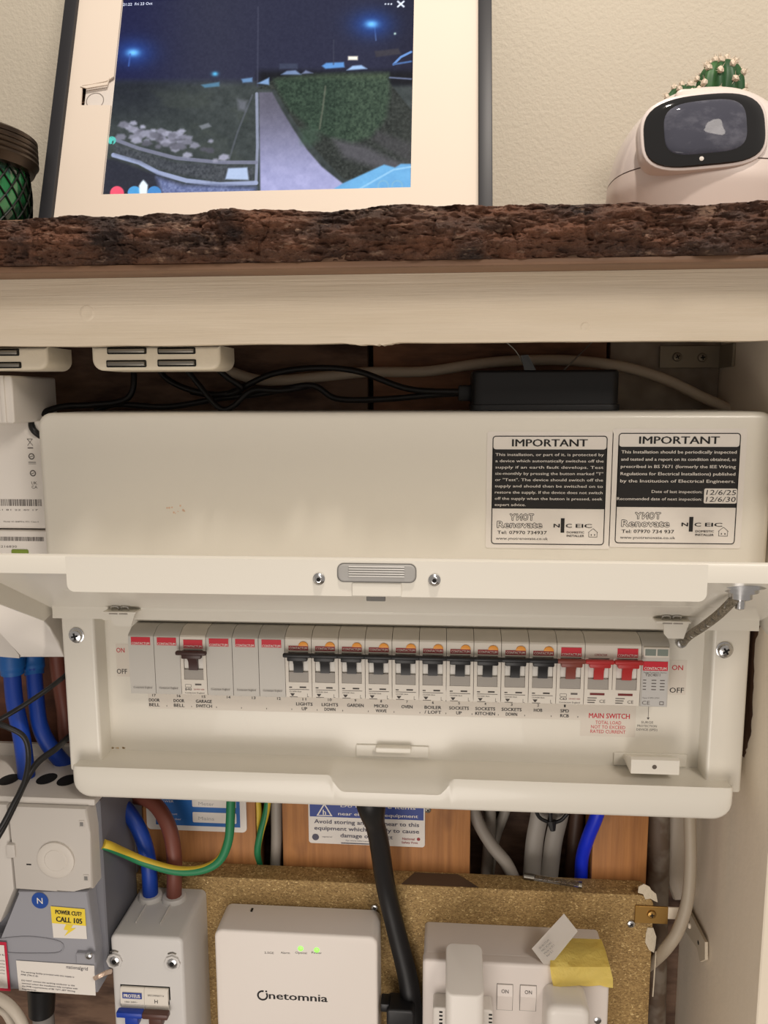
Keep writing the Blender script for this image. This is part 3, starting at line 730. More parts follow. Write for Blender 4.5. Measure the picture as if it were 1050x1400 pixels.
        b = NB(); box(b, (u+2.2), (u+15.9), FY-5.2, FY-.6, -175.2, -170.8, .8, 2)
        e0 = 1.6 if kind in ('garage',) else .55
        box(b, u-(e0 if k == 0 else 0), u+MW+(e0 if k == n-1 and kind != 'mcb' else 0), FY-5.8, FY-2.2, -172.6, -169.8, 1, 3); obj('toggle_bar', b, tm, tg)
        b = NB()
        if kind == 'main':
            quad(b, u+4, u+13.4, -195.3, -193.8, FY+.1); pr('indicator', b, mat('indicator_red', (110, 30, 30), .4), t); b = NB()
            for r_ in range(3): quad(b, u+2.5, u+8.5-r_*.6, -197.6-r_*1.6, -197.0-r_*1.6, FY+.3)
            text(b, 'CE', u+12.2, -200.6, 2.2, FY+.35, w=3.8)
        elif kind == 'rcbo':
            quad(b, u+9.6, u+14, -195.4, -194.4, FY+.2); quad(b, u+2.4, u+4.4, -195.4, -194.7, FY+.2)
            quad(b, u+2.4, u+16, -196.7, -196.4, FY+.25); text(b, 'C32 RCBO 30mA', u+2.5, -198.5, .9, FY+.3, w=8.2, align='l')
            polyf(b, [(u+3, -199.4), (u+6.2, -199.4), (u+5, -201.2), (u+4.2, -201.2)][::-1], FY+.38); quad(b, u+2.6, u+8, -202.1, -201.7, FY+.55)
            for zz_ in (-198.6, -201.8): quad(b, u+14.6, u+15.8, zz_, zz_+.25, FY+.5)
            quad(b, u+14.6, u+14.85, -201.8, -198.5, FY+.5)
        else:
            quad(b, u+9.6, u+14, -195.4, -194.2, FY+.2); text(b, 'C63' if kind == 'mcb' else 'B40', u+2.6, -199.2, 1.8, FY+.35, w=4.6, align='l', bold=.03)
            rring(b, u+2.6, u+7, -197, -194.8, .4, .25, FY+.25); text(b, 'Contactum England', uc, -201.4, 1.1, FY+.5, w=13.5, bold=.01)
            b2 = NB(); text(b2, '230/400V 6000', u+8.4, -198.8, 1.0, FY+.35, w=7.5, align='l'); pr('red_print', b2, dred_ink, t)
        pr('rating_print', b, grey_ink if kind != 'rcbo' else mat('dark_grey_ink', (66, 60, 56), .6), t)
    return t
bl_labels = {0: 'plain grey blank module, leftmost of the breaker row above DOOR BELL 17', 1: 'plain grey blank module just left of the brown-toggled garage breaker', 3: 'plain grey blank module just right of the brown-toggled garage breaker, above number 14', 4: 'plain grey blank module above number 13, red label set lower', 5: 'plain grey blank module above number 12, just left of the first black-toggled breaker'}
for i in (0, 1, 3, 4, 5): module(i, 'blank', bl_labels[i])
module(2, 'garage', 'circuit breaker with dark brown toggle above the GARAGE SWITCH label')
nm = {6: 'LIGHTS UP', 7: 'LIGHTS DOWN', 8: 'GARDEN', 9: 'MICRO WAVE', 10: 'OVEN', 11: 'BOILER / LOFT', 12: 'SOCKETS UP', 13: 'SOCKETS KITCHEN', 14: 'SOCKETS DOWN', 15: 'HOB'}
p0 = module(6, 'rcbo', 'circuit breaker with black toggle and orange button above the LIGHTS UP label')
for i in range(7, 16):
    c = copy_tree(p0); c.location.x = p0.location.x+(i-6)*MW/1000; c['label'] = 'circuit breaker with black toggle and orange button above the %s label' % nm[i]
module(16, 'mcb', 'circuit breaker with reddish brown toggle beside the red main switch')
module(17, 'main', 'double-width main switch with linked red toggles above the MAIN SWITCH label', 2)
module(19, 'spd', 'surge protection device with grey sticker, rightmost of the breaker row')
#@@PART2
# ================================================================== ABOVE THE CONSUMER UNIT
def chain(pts): return [at(*p) if len(p) == 3 else at(p[0], p[1], p[2]) for p in pts]
X0, _, Z0 = at(645, 561, 548); X1 = at(846, 560, 548)[0]; Z1 = at(700, 506, 548)[2]
pb = thing('adaptor_box', 'low black rounded box lying on top of the fuse board', 'box', ((X0+X1)/2, 575, -10.4))
b = NB(); rbox(b, X0, X1, 0, 1, 0, 1, .1) if False else None
def vbox(b, x0, x1, y0, y1, z0, z1, R, r):   # rounded in plan, rolled top rim
    def ring(ins, z):
        P = []
        for cx, cy, a0 in ((x0+R, y0+R, 180), (x1-R, y0+R, 270), (x1-R, y1-R, 0), (x0+R, y1-R, 90)):
            for i in range(7):
                a = math.radians(a0+90*i/6); q = R-ins; P.append(b.verts.new((cx+q*math.cos(a), cy+q*math.sin(a), z)))
        return P
    secs = [(r*.6, z0), (0, z0+r*.6)]+[(r*(1-math.cos(t)), z1-r+r*math.sin(t)) for t in np.linspace(0, math.pi/2, 5)]
    Rr = [ring(*s) for s in secs]
    for p, q in zip(Rr, Rr[1:]):
        for i in range(len(p)): b.faces.new((p[i], p[(i+1) % len(p)], q[(i+1) % len(p)], q[i]))
    b.faces.new(Rr[0][::-1]); b.faces.new(Rr[-1]); return b
b = NB(); vbox(b, X0, X1, 546, 596, -10.4, Z1, 7, 2); obj('casing', b, black_pl, pb)
b = NB(); vbox(b, X0-1, X1+1.2, 545, 597, -10.4, -6, 8, .8); obj('base_rim', b, black_pl, pb)
b = NB(); z = (Z1-10)/2; box(b, X0-9, X0+1, 560, 576, -4, 7, 1.5, 2); obj('cable_socket', b, black_pl, pb)
b = NB(); tube(b, [at(690, 466, 540), at(705, 480, 545), at(717, 500, 548)], .45, 6, 3); obj('wire_prop', b, dsteel, pb); b = NB(); tube(b, [at(814, 463, 560), at(795, 482, 555), at(771, 506, 550)], .5, 6, 3)
obj('wire_prop', b, dsteel, pb)
b = NB(); P_ = [at(712, 486, 544), at(722, 485, 544), at(733, 506, 546), at(717, 506, 546)]; f = [b.verts.new(p) for p in P_]; g = [b.verts.new((p[0], p[1]+1, p[2])) for p in P_]
b.faces.new(f); b.faces.new(g[::-1]); [b.faces.new((f[i], f[(i+1) % 4], g[(i+1) % 4], g[i])) for i in range(4)]; obj('tape_tab', b, black_pl, pb)
def cable(name, pts, r, m, label, group=None, n=9, **k):
    b = NB(); tube(b, [at(*p) if len(p) == 3 else p[:3] for p in pts], r, 12, n, **k); o = obj(name, b, m); return tag(o, label, 'cable', group)
cable('power_cable', [(58, 598, 550), (46, 588, 546), (44, 576, 550), (58, 565, 560), (85, 556, 572), (120, 554, 580), (160, 550, 585), (178, 540, 587), (183, 515, 589), (178, 470, 592)], 2.3, black_sat, 'black cable rising from the top left corner of the fuse board')
cable('power_cable', [(130, 561, 588), (160, 553, 590), (230, 556, 588), (300, 545, 585), (360, 538, 580), (425, 527, 578), (460, 545, 578), (520, 546, 575), (590, 540, 570), (640, 537, 568)], 2.2, black_sat, 'lowest black cable winding into the left side of the black box')
cable('power_cable', [(215, 480, 590), (222, 512, 590), (260, 533, 586), (310, 538, 583), (370, 512, 580), (430, 503, 578), (490, 508, 575), (560, 532, 570), (640, 536, 562)], 2.2, black_sat, 'uppermost black cable arching over into the left side of the black box')
cable('power_cable', [(255, 505, 575), (275, 530, 575), (300, 558, 572), (318, 556, 572), (345, 534, 575), (385, 534, 577), (430, 527, 580)], 2.1, black_sat, 'black cable sagging in a V onto the fuse board top below the magnetic catch')
cable('power_cable', [(292, 500, 570), (312, 517, 573), (330, 532, 578), (300, 541, 585), (262, 536, 595)], 2.1, black_sat, 'short black cable dropping from behind the right end of the magnetic catch')
cable('flex_cable', [(270, 490, 606), (310, 506, 606), (360, 520, 606), (430, 516, 606), (500, 509, 606), (580, 508, 606), (650, 498, 606), (710, 493, 606), (780, 493, 606), (850, 501, 606), (910, 519, 606), (960, 543, 604), (1000, 562, 602), (1020, 585, 602)], 3.9, mat('grey_beige_sheath', (196, 182, 162), .5), 'thick off-white cable arching above the black box to the right corner')
# small white unit above the left box
X1, _, Z0 = at(20, 579, 520)
t = thing('white_unit', 'white upright plastic unit partly seen at the left edge below the catch', 'unit', (X1-30, 545, Z0))
b = NB(); rbox(b, X1-62, X1, 520, 580, Z0, 14, 2, 1.2); obj('casing', b, white_pl, t)
b = NB(); box(b, X1-8, X1-5, 518.6, 521, Z0+.5, 14, .6, 2); obj('rib', b, white_pl, t)
# ================================================================== LEFT: METER
MXR = -270
MY = 548
mt = thing('electricity_meter', 'white electricity meter with barcode label left of the fuse board', 'meter', (-330, 580, at(30, 900, 525)[2]))
zt, zb = at(30, 575, MY)[2], at(30, 723, MY)[2]
b = NB(); rbox(b, -430, MXR, MY, 600, zb, zt, 4, 2.5); cover = obj('communication_hub', b, white_pl, mt)
zc = at(30, 800, MY)[2]
b = NB(); rbox(b, -430, MXR, MY-1, 600, zc-12, zb-1.2, 2, 1.2); body = obj('meter_face', b, white_pl, mt)
b = NB(); Y_ = MY-.15
def bars(b, px0, px1, py0, py1, Y, n, seed=1):
    random.seed(seed); X0, _, Z1 = at(px0, py0, Y); X1, _, Z0 = at(px1, py1, Y); x = X0; st_ = (X1-X0)/n
    while x < X1:
        w_ = st_*random.choice((.3, .5, .8)); quad(b, x, min(x+w_, X1), Z0, Z1, Y); x += w_+st_*random.choice((.2, .35, .6))
bars(b, -60, 57, 682, 692, Y_, 60)
for k, (px, py) in enumerate(((41, 605), (43, 624), (45, 647), (47, 663))):
    x, _, z = at(px, py, Y_)
    if k == 0:
        for s in (1, -1): polyf(b, [(x-2*s-.2, z-2.2), (x-2*s+.3, z-2.2), (x+2*s+.2, z+2.6), (x+2*s-.3, z+2.6)], Y_)
        quad(b, x-2, x+2, z+2.3, z+2.7, Y_); quad(b, x-2, x+2, z-4.2, z-3.4, Y_)
    elif k in (1, 2):
        P = [(x+2.3*math.cos(a), z+2.3*math.sin(a)) for a in np.linspace(0, 2*math.pi, 17)]; Q = [(x+1.5*math.cos(a), z+1.5*math.sin(a)) for a in np.linspace(0, 2*math.pi, 17)]
        for i in range(16): polyf(b, [P[i], P[i+1], Q[i+1], Q[i]], Y_)
        polyf(b, [(x-1.2, z-.2), (x+1.2, z+.6), (x+1.2, z+.1), (x-1.2, z-.7)], Y_)
        if k == 1: quad(b, x-2.6, x+3, z-4.4, z-3.9, Y_); quad(b, x-2.6, x+3, z-5.4, z-5.1, Y_)
    else:
        text(b, 'UK', x, z+.3, 2.2, Y_, w=4.2); text(b, 'CA', x, z-2.6, 2.2, Y_, w=4.2)
X_, _, z = at(4, 698, Y_); text(b, '5009 2461 81 22 40 17', X_-20, z, 1.1, Y_, w=46, align='l')
X_, _, z = at(5, 714, Y_); text(b, 'Model 4G 868MHz IP51 Class II', X_, z, 1, Y_, w=26, align='l')
pr('hub_print', b, grey_ink, cover)
b = NB(); bars(b, -60, 60, 733, 740, Y_-1, 90, 5); X_, _, z = at(-6, 748.5, Y_-1); text(b, 'L3216830', X_, z, 1.6, Y_-1, w=16, align='l'); pr('meter_print', b, grey_ink, body)
X0, _, Z1 = at(16, 751, MY-1); X1, _, Z0 = at(40, 768, MY-1); b = NB(); rbox(b, X0, X1, MY-2, MY, Z0, Z1, 1, .5); obj('green_button', b, mat('olive_green_button', (120, 140, 50), .4), body)
# terminal cover with sloping shoulders
def pxp(L, Y): return [(at(x, y, Y)[0], at(x, y, Y)[2]) for x, y in L]
b = NB(); prismy(b, pxp([(-140, 812), (24, 822), (40, 829), (55, 842), (68, 858), (80, 878), (88, 899), (27, 899), (-2, 859), (-140, 859)][::-1], 528), 528, 596, 1.5); obj('terminal_cover', b, white_pl, mt)
b = NB(); prismy(b, pxp([(-140, 858), (1, 858), (26, 890), (26, 900), (-140, 886)][::-1], 545), 545, 597, 0); obj('terminal_block', b, white_pl, mt)
b = NB(); tube(b, [(p[0], 545, p[1]) for p in pxp([(30, 818), (52, 826), (70, 842), (83, 862), (92, 895)], 545)], 3.2, 10, 6); obj('cover_gasket', b, black_pl, mt)
# cables from the meter
cable('meter_tail', [(12, 880, 560), (16, 915, 560), (20, 960, 556), (30, 1010, 550), (38, 1074, 540)], 6.2, blue_pl, 'left blue cable dropping from the meter into the grey cut-out')
cable('meter_tail', [(42, 880, 575), (46, 915, 572), (49, 950, 568), (54, 990, 562), (68, 1020, 562), (92, 1048, 566), (130, 1078, 572), (164, 1098, 572), (188, 1130, 568), (202, 1172, 566), (206, 1226, 566)], 6.0, blue_pl, 'right blue cable curving from the meter down into the isolator box')
cable('meter_tail', [(76, 880, 590), (80, 920, 588), (88, 970, 585), (94, 1020, 586), (120, 1062, 588), (160, 1084, 588), (204, 1094, 582), (228, 1124, 573), (238, 1168, 567), (238, 1228, 566)], 6.0, brown_cb, 'brown cable curving behind the fuse board corner into the isolator box')
for (a, c_, w_, lab) in (((15, 884, 560), (17, 921, 560), 9.5, 'left'), ((44, 884, 575), (47, 922, 572), 8.2, 'right')):
    b = NB(); tube(b, [at(*a), at((a[0]+c_[0])/2, (a[1]+c_[1])/2, a[2]), at(*c_)], lambda t: w_ if t < .8 else w_*.88, 16, 6); o = obj('cable_sleeve', b, sleeve_blue); tag(o, 'turquoise blue sleeve around the %s blue cable under the meter' % lab, 'sleeve')
cable('thin_black_cable', [(-268, 575, -200, 0), (-269, 540, -196, 0), (84, 928, 519), (60, 946, 505), (20, 972, 495), (-30, 1000, 490)], 1.7, black_sat, 'thin black cable crossing upwards in front of the blue cables')
cable('thin_black_cable', [(-20, 985, 480), (10, 994, 482), (33, 1008, 485), (39, 1035, 486), (33, 1070, 480), (18, 1100, 474), (2, 1130, 470), (-20, 1160, 466)], 1.8, black_sat, 'thin black cable bending down from the left edge over the cut-out top')
cable('thin_black_cable', [(-268, 575, -246, 0), (-269.5, 540, -243, 0), (88, 1013, 519), (76, 1024, 508), (52, 1042, 495), (36, 1066, 486), (20, 1100, 484), (4, 1132, 482), (-14, 1162, 480)], 2.2, black_sat, 'flat black cable running from behind the fuse board down over the cut-out')
# ================================================================== CUT-OUT (lower left)
grey_cut = mat('cutout_grey_plastic', (150, 150, 156), .45); lg_cut = mat('cutout_light_plastic', (196, 190, 182), .45); dk_cut = mat('cutout_dark_grey', (112, 112, 118), .5)
CY = 508
XR = at(126, 1150, CY)[0]; zT = at(60, 1096, CY)[2]; zM = at(60, 1218, CY)[2]; zB2 = at(60, 1356, CY)[2]
co = thing('service_cutout', 'grey supply cut-out with round N mark and yellow power cut sticker', 'cut-out', (XR-60, 540, zB2))
b = NB(); box(b, -400, XR+.5, 580, 598, zB2-10, at(60, 1040, 598)[2]-2, 1, 1); obj('backing_plate', b, dk_cut, co)
b = NB(); box(b, -400, XR+.5, CY+14, 580, zB2+6, zT-5, 1, 1); obj('side_body', b, dk_cut, co)
# top terminal shelf with holes
zS = at(50, 1089, CY+5)[2]
b = NB(); box(b, -400, XR+1.5, CY+4, 576, zS-5, zS, .8, 2); top_ = obj('terminal_shelf', b, lg_cut, co)
b = NB(); box(b, -400, XR-4, 575, 580, zS-4, at(50, 1018, 575)[2], .8, 1); obj('upstand', b, lg_cut, co)
for px, py in ((12, 1066), (64, 1065), (92, 1067)):
    x, y, z = at(px, py, 540); b = NB()
    yh = zS/at(px, py, 1)[2]; x = at(px, py, yh)[0]
    v = [b.verts.new((x+7*math.cos(a), yh+9*math.sin(a), zS+.2)) for a in np.linspace(0, 2*math.pi, 21)[:-1]]; b.faces.new(v); obj('knockout', b, hole, top_, smooth=False)
# fuse carrier
b = NB(); poly = pxp([(10, 1102), (118, 1106), (123, 1140), (127, 1216), (100, 1216), (78, 1220), (21, 1216)][::-1], CY); prismy(b, poly, CY, CY+20, 1.6); fc = obj('fuse_carrier', b, lg_cut, co, label='light grey fuse carrier with round boss')
b = NB(); prismy(b, pxp([(-140, 1098), (9, 1100), (19, 1216), (0, 1262), (-140, 1240)][::-1], CY+1), CY+1, CY+22, 1.4); obj('fuse_carrier', b, lg_cut, co)
x, _, z = at(77, 1175, CY); b = NB(); lathe(b, [(13.6, -.2), (13.4, 1.4), (12.4, 1.9), (8.2, 1.5), (7.6, 1.9), (4, 1.8), (.1, 1.7)], (x, CY, z), 'y', 36); obj('round_boss', b, mat('pale_boss_plastic', (205, 198, 188), .5), fc)
for px, py in ((112, 1126), (118, 1200)):
    x, _, z = at(px, py, CY); b = NB(); box(b, x-2, x+2, CY-.6, CY+1, z-2.6, z+2.6, .4, 1); o = obj('clip_window', b, lg_cut, fc); b = NB(); quad(b, x-1.2, x+1.2, z-1.6, z+1.4, CY-.7); obj('clip_slot', b, mat('mid_grey_plastic'), o, smooth=False)
x, _, z = at(16, 1162, CY); b = NB(); rbox(b, x-3, x+3.2, CY-2, CY+2, z-5, z+5, 1, .6); obj('clip', b, lg_cut, co)
x, _, z = at(39, 1182, CY); b = NB(); quad(b, x-1.5, x+2, z-.4, z+.6, CY-.1); obj('slot_mark', b, hole, co, smooth=False)
# lower block
b = NB(); prismy(b, pxp([(24, 1219), (120, 1219), (130, 1300), (133, 1358), (-150, 1346), (-150, 1300), (2, 1290)][::-1], CY+2), CY+2, CY+40, 1.6); lb = obj('lower_block', b, grey_cut, co)
b = NB(); L_ = [(80, 1302)]; pts = []
e = pxp([(-20, 1287), (0, 1284), (40, 1281), (82, 1288), (82, 1302), (50, 1304), (10, 1303), (-20, 1298)], CY+1.5); tube(b, [(p[0], CY+1.6, p[1]) for p in e+[e[0]]], .5, 6, 4); obj('cast_outline', b, grey_cut, lb)
X0, _, Z1 = at(105, 1301, CY+1); X1, _, Z0 = at(131, 1316, CY+1); b = NB(); box(b, X0, X1, CY-1, CY+4, Z0, Z1, .6, 1); sb_ = obj('screw_tab', b, grey_cut, lb)
x, _, z = at(122, 1306, CY-1); b = NB(); lathe(b, [(2.6, 0), (2.6, 1.2), (1.8, 1.8), (.1, 1.9)], (x, CY-1, z), 'y', 16); obj('screw', b, steel, sb_)
x, _, z = at(54, 1232, CY+1); b = NB(); disc(b, x, z, 6.2, CY+1.6, 28); n_ = pr('neutral_mark', b, navy_ink if False else mat('deep_blue_ink', (24, 70, 150), .45), lb, label='round blue mark with white N')
b = NB(); text(b, 'N', x, z-2.3, 4.6, CY+1.4, w=4.2, bold=.01); pr('white_print', b, paper, n_)
# power cut sticker
P4 = pxp([(69, 1239), (116, 1243), (119, 1284), (73, 1282)], CY+1.5)
b = NB(); polyf(b, P4[::-1], CY+1.5); s_ = pr('power_cut_sticker', b, paper, lb, label='square yellow and white power cut sticker')
Y5 = pxp([(69, 1239), (116, 1243), (117.6, 1266), (71, 1262)], CY+1.35); b = NB(); polyf(b, Y5[::-1], CY+1.35)
polyf(b, pxp([(90, 1264), (100, 1265), (97, 1269), (104, 1269), (88, 1280), (93, 1272), (87, 1271)], CY+1.35)[::-1], CY+1.35); pr('yellow_print', b, yel_ink, s_)
b = NB(); x, _, z = at(93.5, 1251, CY+1.2); text(b, 'POWER CUT?', x, z, 3.2, CY+1.2, w=19.5, bold=.05, rot=-.05); x, _, z = at(94.5, 1261.5, CY+1.2); text(b, 'CALL 105', x, z, 4.0, CY+1.2, w=19.5, bold=.05, rot=-.05); pr('black_print', b, ink, s_)
P4 = pxp([(22, 1313), (129, 1320), (131, 1361), (26, 1354)], CY+1.5); b = NB(); polyf(b, P4[::-1], CY+1.4); s_ = pr('supply_label', b, paper, lb, label='white supplier label about the earthing facility')
b = NB(); x, _, z = at(120, 1327, CY+1.2); text(b, 'nationalgrid', x, z, 2.7, CY+1.2, w=16, align='r', rot=-.05)
for k, (l, w_) in enumerate((('The earthing facility provided with this supply is', 40), ('PME (TN-C-S).', 13), ('', 1), ('DO NOT connect the earthing conductor to this', 40), ('terminal unless the installation fully complies with', 42), ('the PME requirements of BS 7671 (IET Wiring', 40), ('Regulations).', 11))):
    x, _, z = at(28.5+k*.3, 1329.5+k*3.9, CY+1.2)
    if l: text(b, l, x, z, 1.1, CY+1.2, w=w_, align='l', rot=-.05, bold=.01)
pr('black_print', b, mat('dark_ink_purple', (50, 44, 60), .6), s_)
P4 = pxp([(-60, 1285), (8, 1289), (14, 1356), (-60, 1352)], CY); b = NB(); polyf(b, P4[::-1], CY+.6); s_ = pr('red_bordered_label', b, mat('crimson_ink', (190, 30, 60), .5), lb, label='white label with crimson border at the left edge')
P4 = pxp([(-57, 1289), (5, 1293), (10.5, 1352), (-57, 1348)], CY); b = NB(); polyf(b, P4[::-1], CY+.4); pr('white_print', b, paper, s_)
b = NB(); x, _, z = at(6, 1307, CY); text(b, 'important', x, z, 1.4, CY+.2, w=30, align='r', rot=-.05)
for k in range(5): x, _, z = at(6.5, 1315+k*4.3, CY); text(b, 'must not be removed while', x, z, 1, CY+.2, w=40, align='r', rot=-.05)
pr('black_print', b, grey_ink, s_)
for px, py in ((157, 1236),):
    x, _, z = at(px, py, 580); screw(co, x, 580, z, 3.2, dsteel)
b = NB(); cyl(b, at(57, 1345, 540), at(57, 1384, 540), 10.5, 9.5, 24); gl = obj('cable_gland', b, black_pl, co)
b = NB(); tube(b, [at(57, 1376, 540), at(60, 1400, 540), at(62, 1460, 542), at(62, 1540, 542)], 8, 16, 4); obj('supply_cable', b, mat('lead_grey_sheath', (128, 124, 120), .5), co)
b = NB(); tube(b, [at(129, 1338, 506), at(137, 1334, 505), at(145, 1330, 508), at(152, 1328, 516)], 1.7, 8, 4, flat=.5); st2 = obj('seal_wire', b, mat('foil_copper', (215, 190, 170), .3, .6, bump=(S(700), 2, .6)), co)
cable('round_white_cable', [(-30, 1355, 500), (4, 1368, 498), (24, 1388, 496), (34, 1412, 496), (38, 1460, 498)], 3.8, white_cb, 'white cable curving out of the lower left corner')
cable('round_white_cable', [(-30, 1376, 510), (0, 1380, 510), (12, 1392, 510), (18, 1412, 510), (20, 1460, 510)], 3.0, white_cb, 'thinner white cable just inside the curving white cable at lower left')
# ================================================================== CHIPBOARD PANEL
ZC = at(400, 1203, 580)[2]
cb = thing('chipboard_panel', 'raw chipboard panel carrying the network box and double socket', 'board', (-30, 590, -700))
XL_ = at(172, 1220, 580)[0]; XR_ = at(893, 1250, 580)[0]
b = NB(); rbox(b, XL_, XR_, 579.5, 598.5, -700, ZC, 9, .8, which='0100'); obj('panel', b, chip, cb)
def blob(_, pts, Y, th=.6):
    b = NB(); P = pxp(pts, Y); prismy(b, P[::-1], Y-th, Y+.1, 0); obj('filler_patch', b, mat('pale_filler', (206, 194, 172), .8, bump=(S(400), 4, 1.2)), cb)
blob(b, [(873, 1212), (880, 1208), (888, 1212), (890, 1216), (897, 1222), (899, 1233), (894, 1231), (889, 1228), (882, 1229), (879, 1222), (872, 1220)], 579.2)
blob(b, [(885, 1268), (893, 1268), (897, 1280), (896, 1292), (894, 1302), (887, 1298), (882, 1288), (883, 1276)], 579.2)
blob(b, [(896, 1300), (897.5, 1300), (893, 1362), (891.5, 1362)], 579.2)
for px, py in ((863, 1263), (512, 1241)):
    x, _, z = at(px, py, 579); screw(cb, x, 579.5, z, 3.2 if px > 600 else 2.8, steel)
b = NB(); P_ = [(at(560, 1190, 598)[0]), at(655, 1200, 582)[0]]
v = [b.verts.new(p) for p in ((P_[0]+4, 597, ZC+.12), (P_[1]-16, 597, ZC+.12), (P_[1], 580.5, ZC+.12), (P_[0]-6, 580.5, ZC+.12))]; b.faces.new(v); obj('dark_stain', b, mat('dark_tape', (84, 70, 58), .4), cb, smooth=False)
gv = thing('glass_vial', 'thin clear glass tube lying on the chipboard top edge', 'tube', (75, 590, ZC+2.4))
b = NB(); p0_ = at(722, 1193, 594); p1_ = at(793, 1207, 586); p0_ = (p0_[0], 594, ZC+2.6); p1_ = (p1_[0], 586, ZC+2.6); cyl(b, p0_, p1_, 2.3, 2.3, 14); obj('tube', b, mat('clear_glass', (235, 235, 230), .06, trans=1, ior=1.45), gv)
d_ = (Vector(p1_)-Vector(p0_)).normalized(); b = NB(); cyl(b, Vector(p0_)-d_*3, Vector(p0_)+d_*5, 2.6, 2.6, 14); obj('end_cap', b, dsteel, gv)
b = NB(); cyl(b, Vector(p1_)-d_*1, Vector(p1_)+d_*1.5, 2.6, 2.6, 14); obj('end_cap', b, dsteel, gv)
# ------------------------------------------------------------------ signs on the timber
SY = 599.4
def sign(x0, x1, y0, y1, name, lab, rad=3):
    X0, _, Z1 = at(x0, y0, SY); X1, _, Z0 = at(x1, y1, SY); t = thing(name, lab, 'sign', ((X0+X1)/2, SY, Z0))
    b = NB(); rbox(b, X0, X1, SY-.9, SY, Z0, Z1, rad, .3); obj('plate', b, paper, t); return t, X0, X1, Z0, Z1
t, X0, X1, Z0, Z1 = sign(198, 338, 1060, 1138, 'instruction_sign', 'white sign with blue panel fixed on the timber behind the green cable', 4)
b = NB(); a0 = at(211, 1065, SY)[0]; a1 = at(327, 1065, SY)[0]; zb_ = at(260, 1128, SY)[2]
quad(b, a0, a1, zb_, Z1-5, SY-1.0)
bp_ = pr('blue_print', b, blue_ink, t); b = NB()
c0 = at(262, 1065, SY)[0]; c1 = at(322, 1065, SY)[0]
for u, v_ in ((1091, 1102), (1109, 1123), (1074, 1086)): polyf(b, rr_pts(c0, c1, at(260, v_, SY)[2], at(260, u, SY)[2], 1), SY-1.1)
text(b, 'POWER', at(228, 1094, SY)[0], at(228, 1096, SY)[2], 2, SY-1.1, w=12); text(b, 'cut', at(238, 1108, SY)[0], at(238, 1113, SY)[2], 1.6, SY-1.1, w=6); text(b, 'number', at(240, 1118, SY)[0], at(240, 1120, SY)[2], 1.6, SY-1.1, w=10)
wp = pr('white_print', b, paper, bp_ if False else t)
b = NB(); text(b, 'Mains', at(272, 1120, SY)[0], at(272, 1120, SY)[2], 3, SY-1.2, w=13, align='l'); text(b, 'Meter', at(272, 1100, SY)[0], at(272, 1100, SY)[2], 3, SY-1.2, w=13, align='l'); pr('grey_print', b, mat('pale_grey_ink', (170, 168, 166), .6), t)
t, X0, X1, Z0, Z1 = sign(421, 581, 1070, 1158, 'warning_sign', 'white and blue sign warning against storing items near this equipment', 2.5)
W_ = X1-X0; Y_ = SY-1.0
zb_ = at(500, 1118, SY)[2]
b = NB(); quad(b, X0+1.2, X1-1.2, zb_, Z1-2, Y_); pr('blue_print', b, navy_ink, t)
b = NB(); cxw = X0+W_*.14; polyf(b, [(cxw-6.5, zb_+.8), (cxw+6.5, zb_+.8), (cxw, zb_+12)], Y_-.1); text(b, 'Do not store items', X0+W_*.6, zb_+9, 2.6, Y_-.1, w=60, bold=.02); text(b, 'near electrical equipment', X0+W_*.6, zb_+2.0, 2.8, Y_-.1, w=64, bold=.02); w2 = pr('white_print', b, paper, t)
b = NB(); polyf(b, [(cxw-4.8, zb_+1.6), (cxw+4.8, zb_+1.6), (cxw, zb_+10)], Y_-.15); pr('blue_triangle', b, navy_ink, w2)
b = NB(); text(b, 'h', cxw, zb_+2, 4.4, Y_-.2, w=2.6, bold=.03); pr('white_symbol', b, paper, w2)
b = NB()
for k, (l, w_) in enumerate((('Avoid storing anything near to this', .90), ('equipment which is likely to cause', .90), ('damage or impact', .45))): text(b, l, X0+W_*.5, at(500, 1127+k*9, SY)[2], 3.4, Y_-.1, w=W_*w_, bold=.03)
text(b, 'For more information visit', X0+W_*.45, at(500, 1150, SY)[2], 1.0, Y_-.1, w=24); quad(b, X0+W_*.28, X0+W_*.66, at(500, 1153.5, SY)[2], at(500, 1152.3, SY)[2], Y_-.1)
disc(b, X0+W_*.06, Z0+5.5, 2.8, Y_-.1, 20); text(b, 'registered', X0+W_*.16, Z0+5.6, 1.1, Y_-.1, w=8)
pr('dark_print', b, mat('slate_ink', (82, 80, 96), .6), t)
b = NB(); text(b, 'National', X0+W_*.86, Z0+6, 2.0, Y_-.1, w=10, bold=.02); text(b, 'Safety First', X0+W_*.87, Z0+3, 1.7, Y_-.1, w=13, bold=.02); disc(b, X0+W_*.945, Z0+7, 1.4, Y_-.1, 10); pr('red_print', b, dred_ink, t)
x, _, z = at(585, 1107, 600); screw(cup, x, 600, z, 2.6, dsteel)
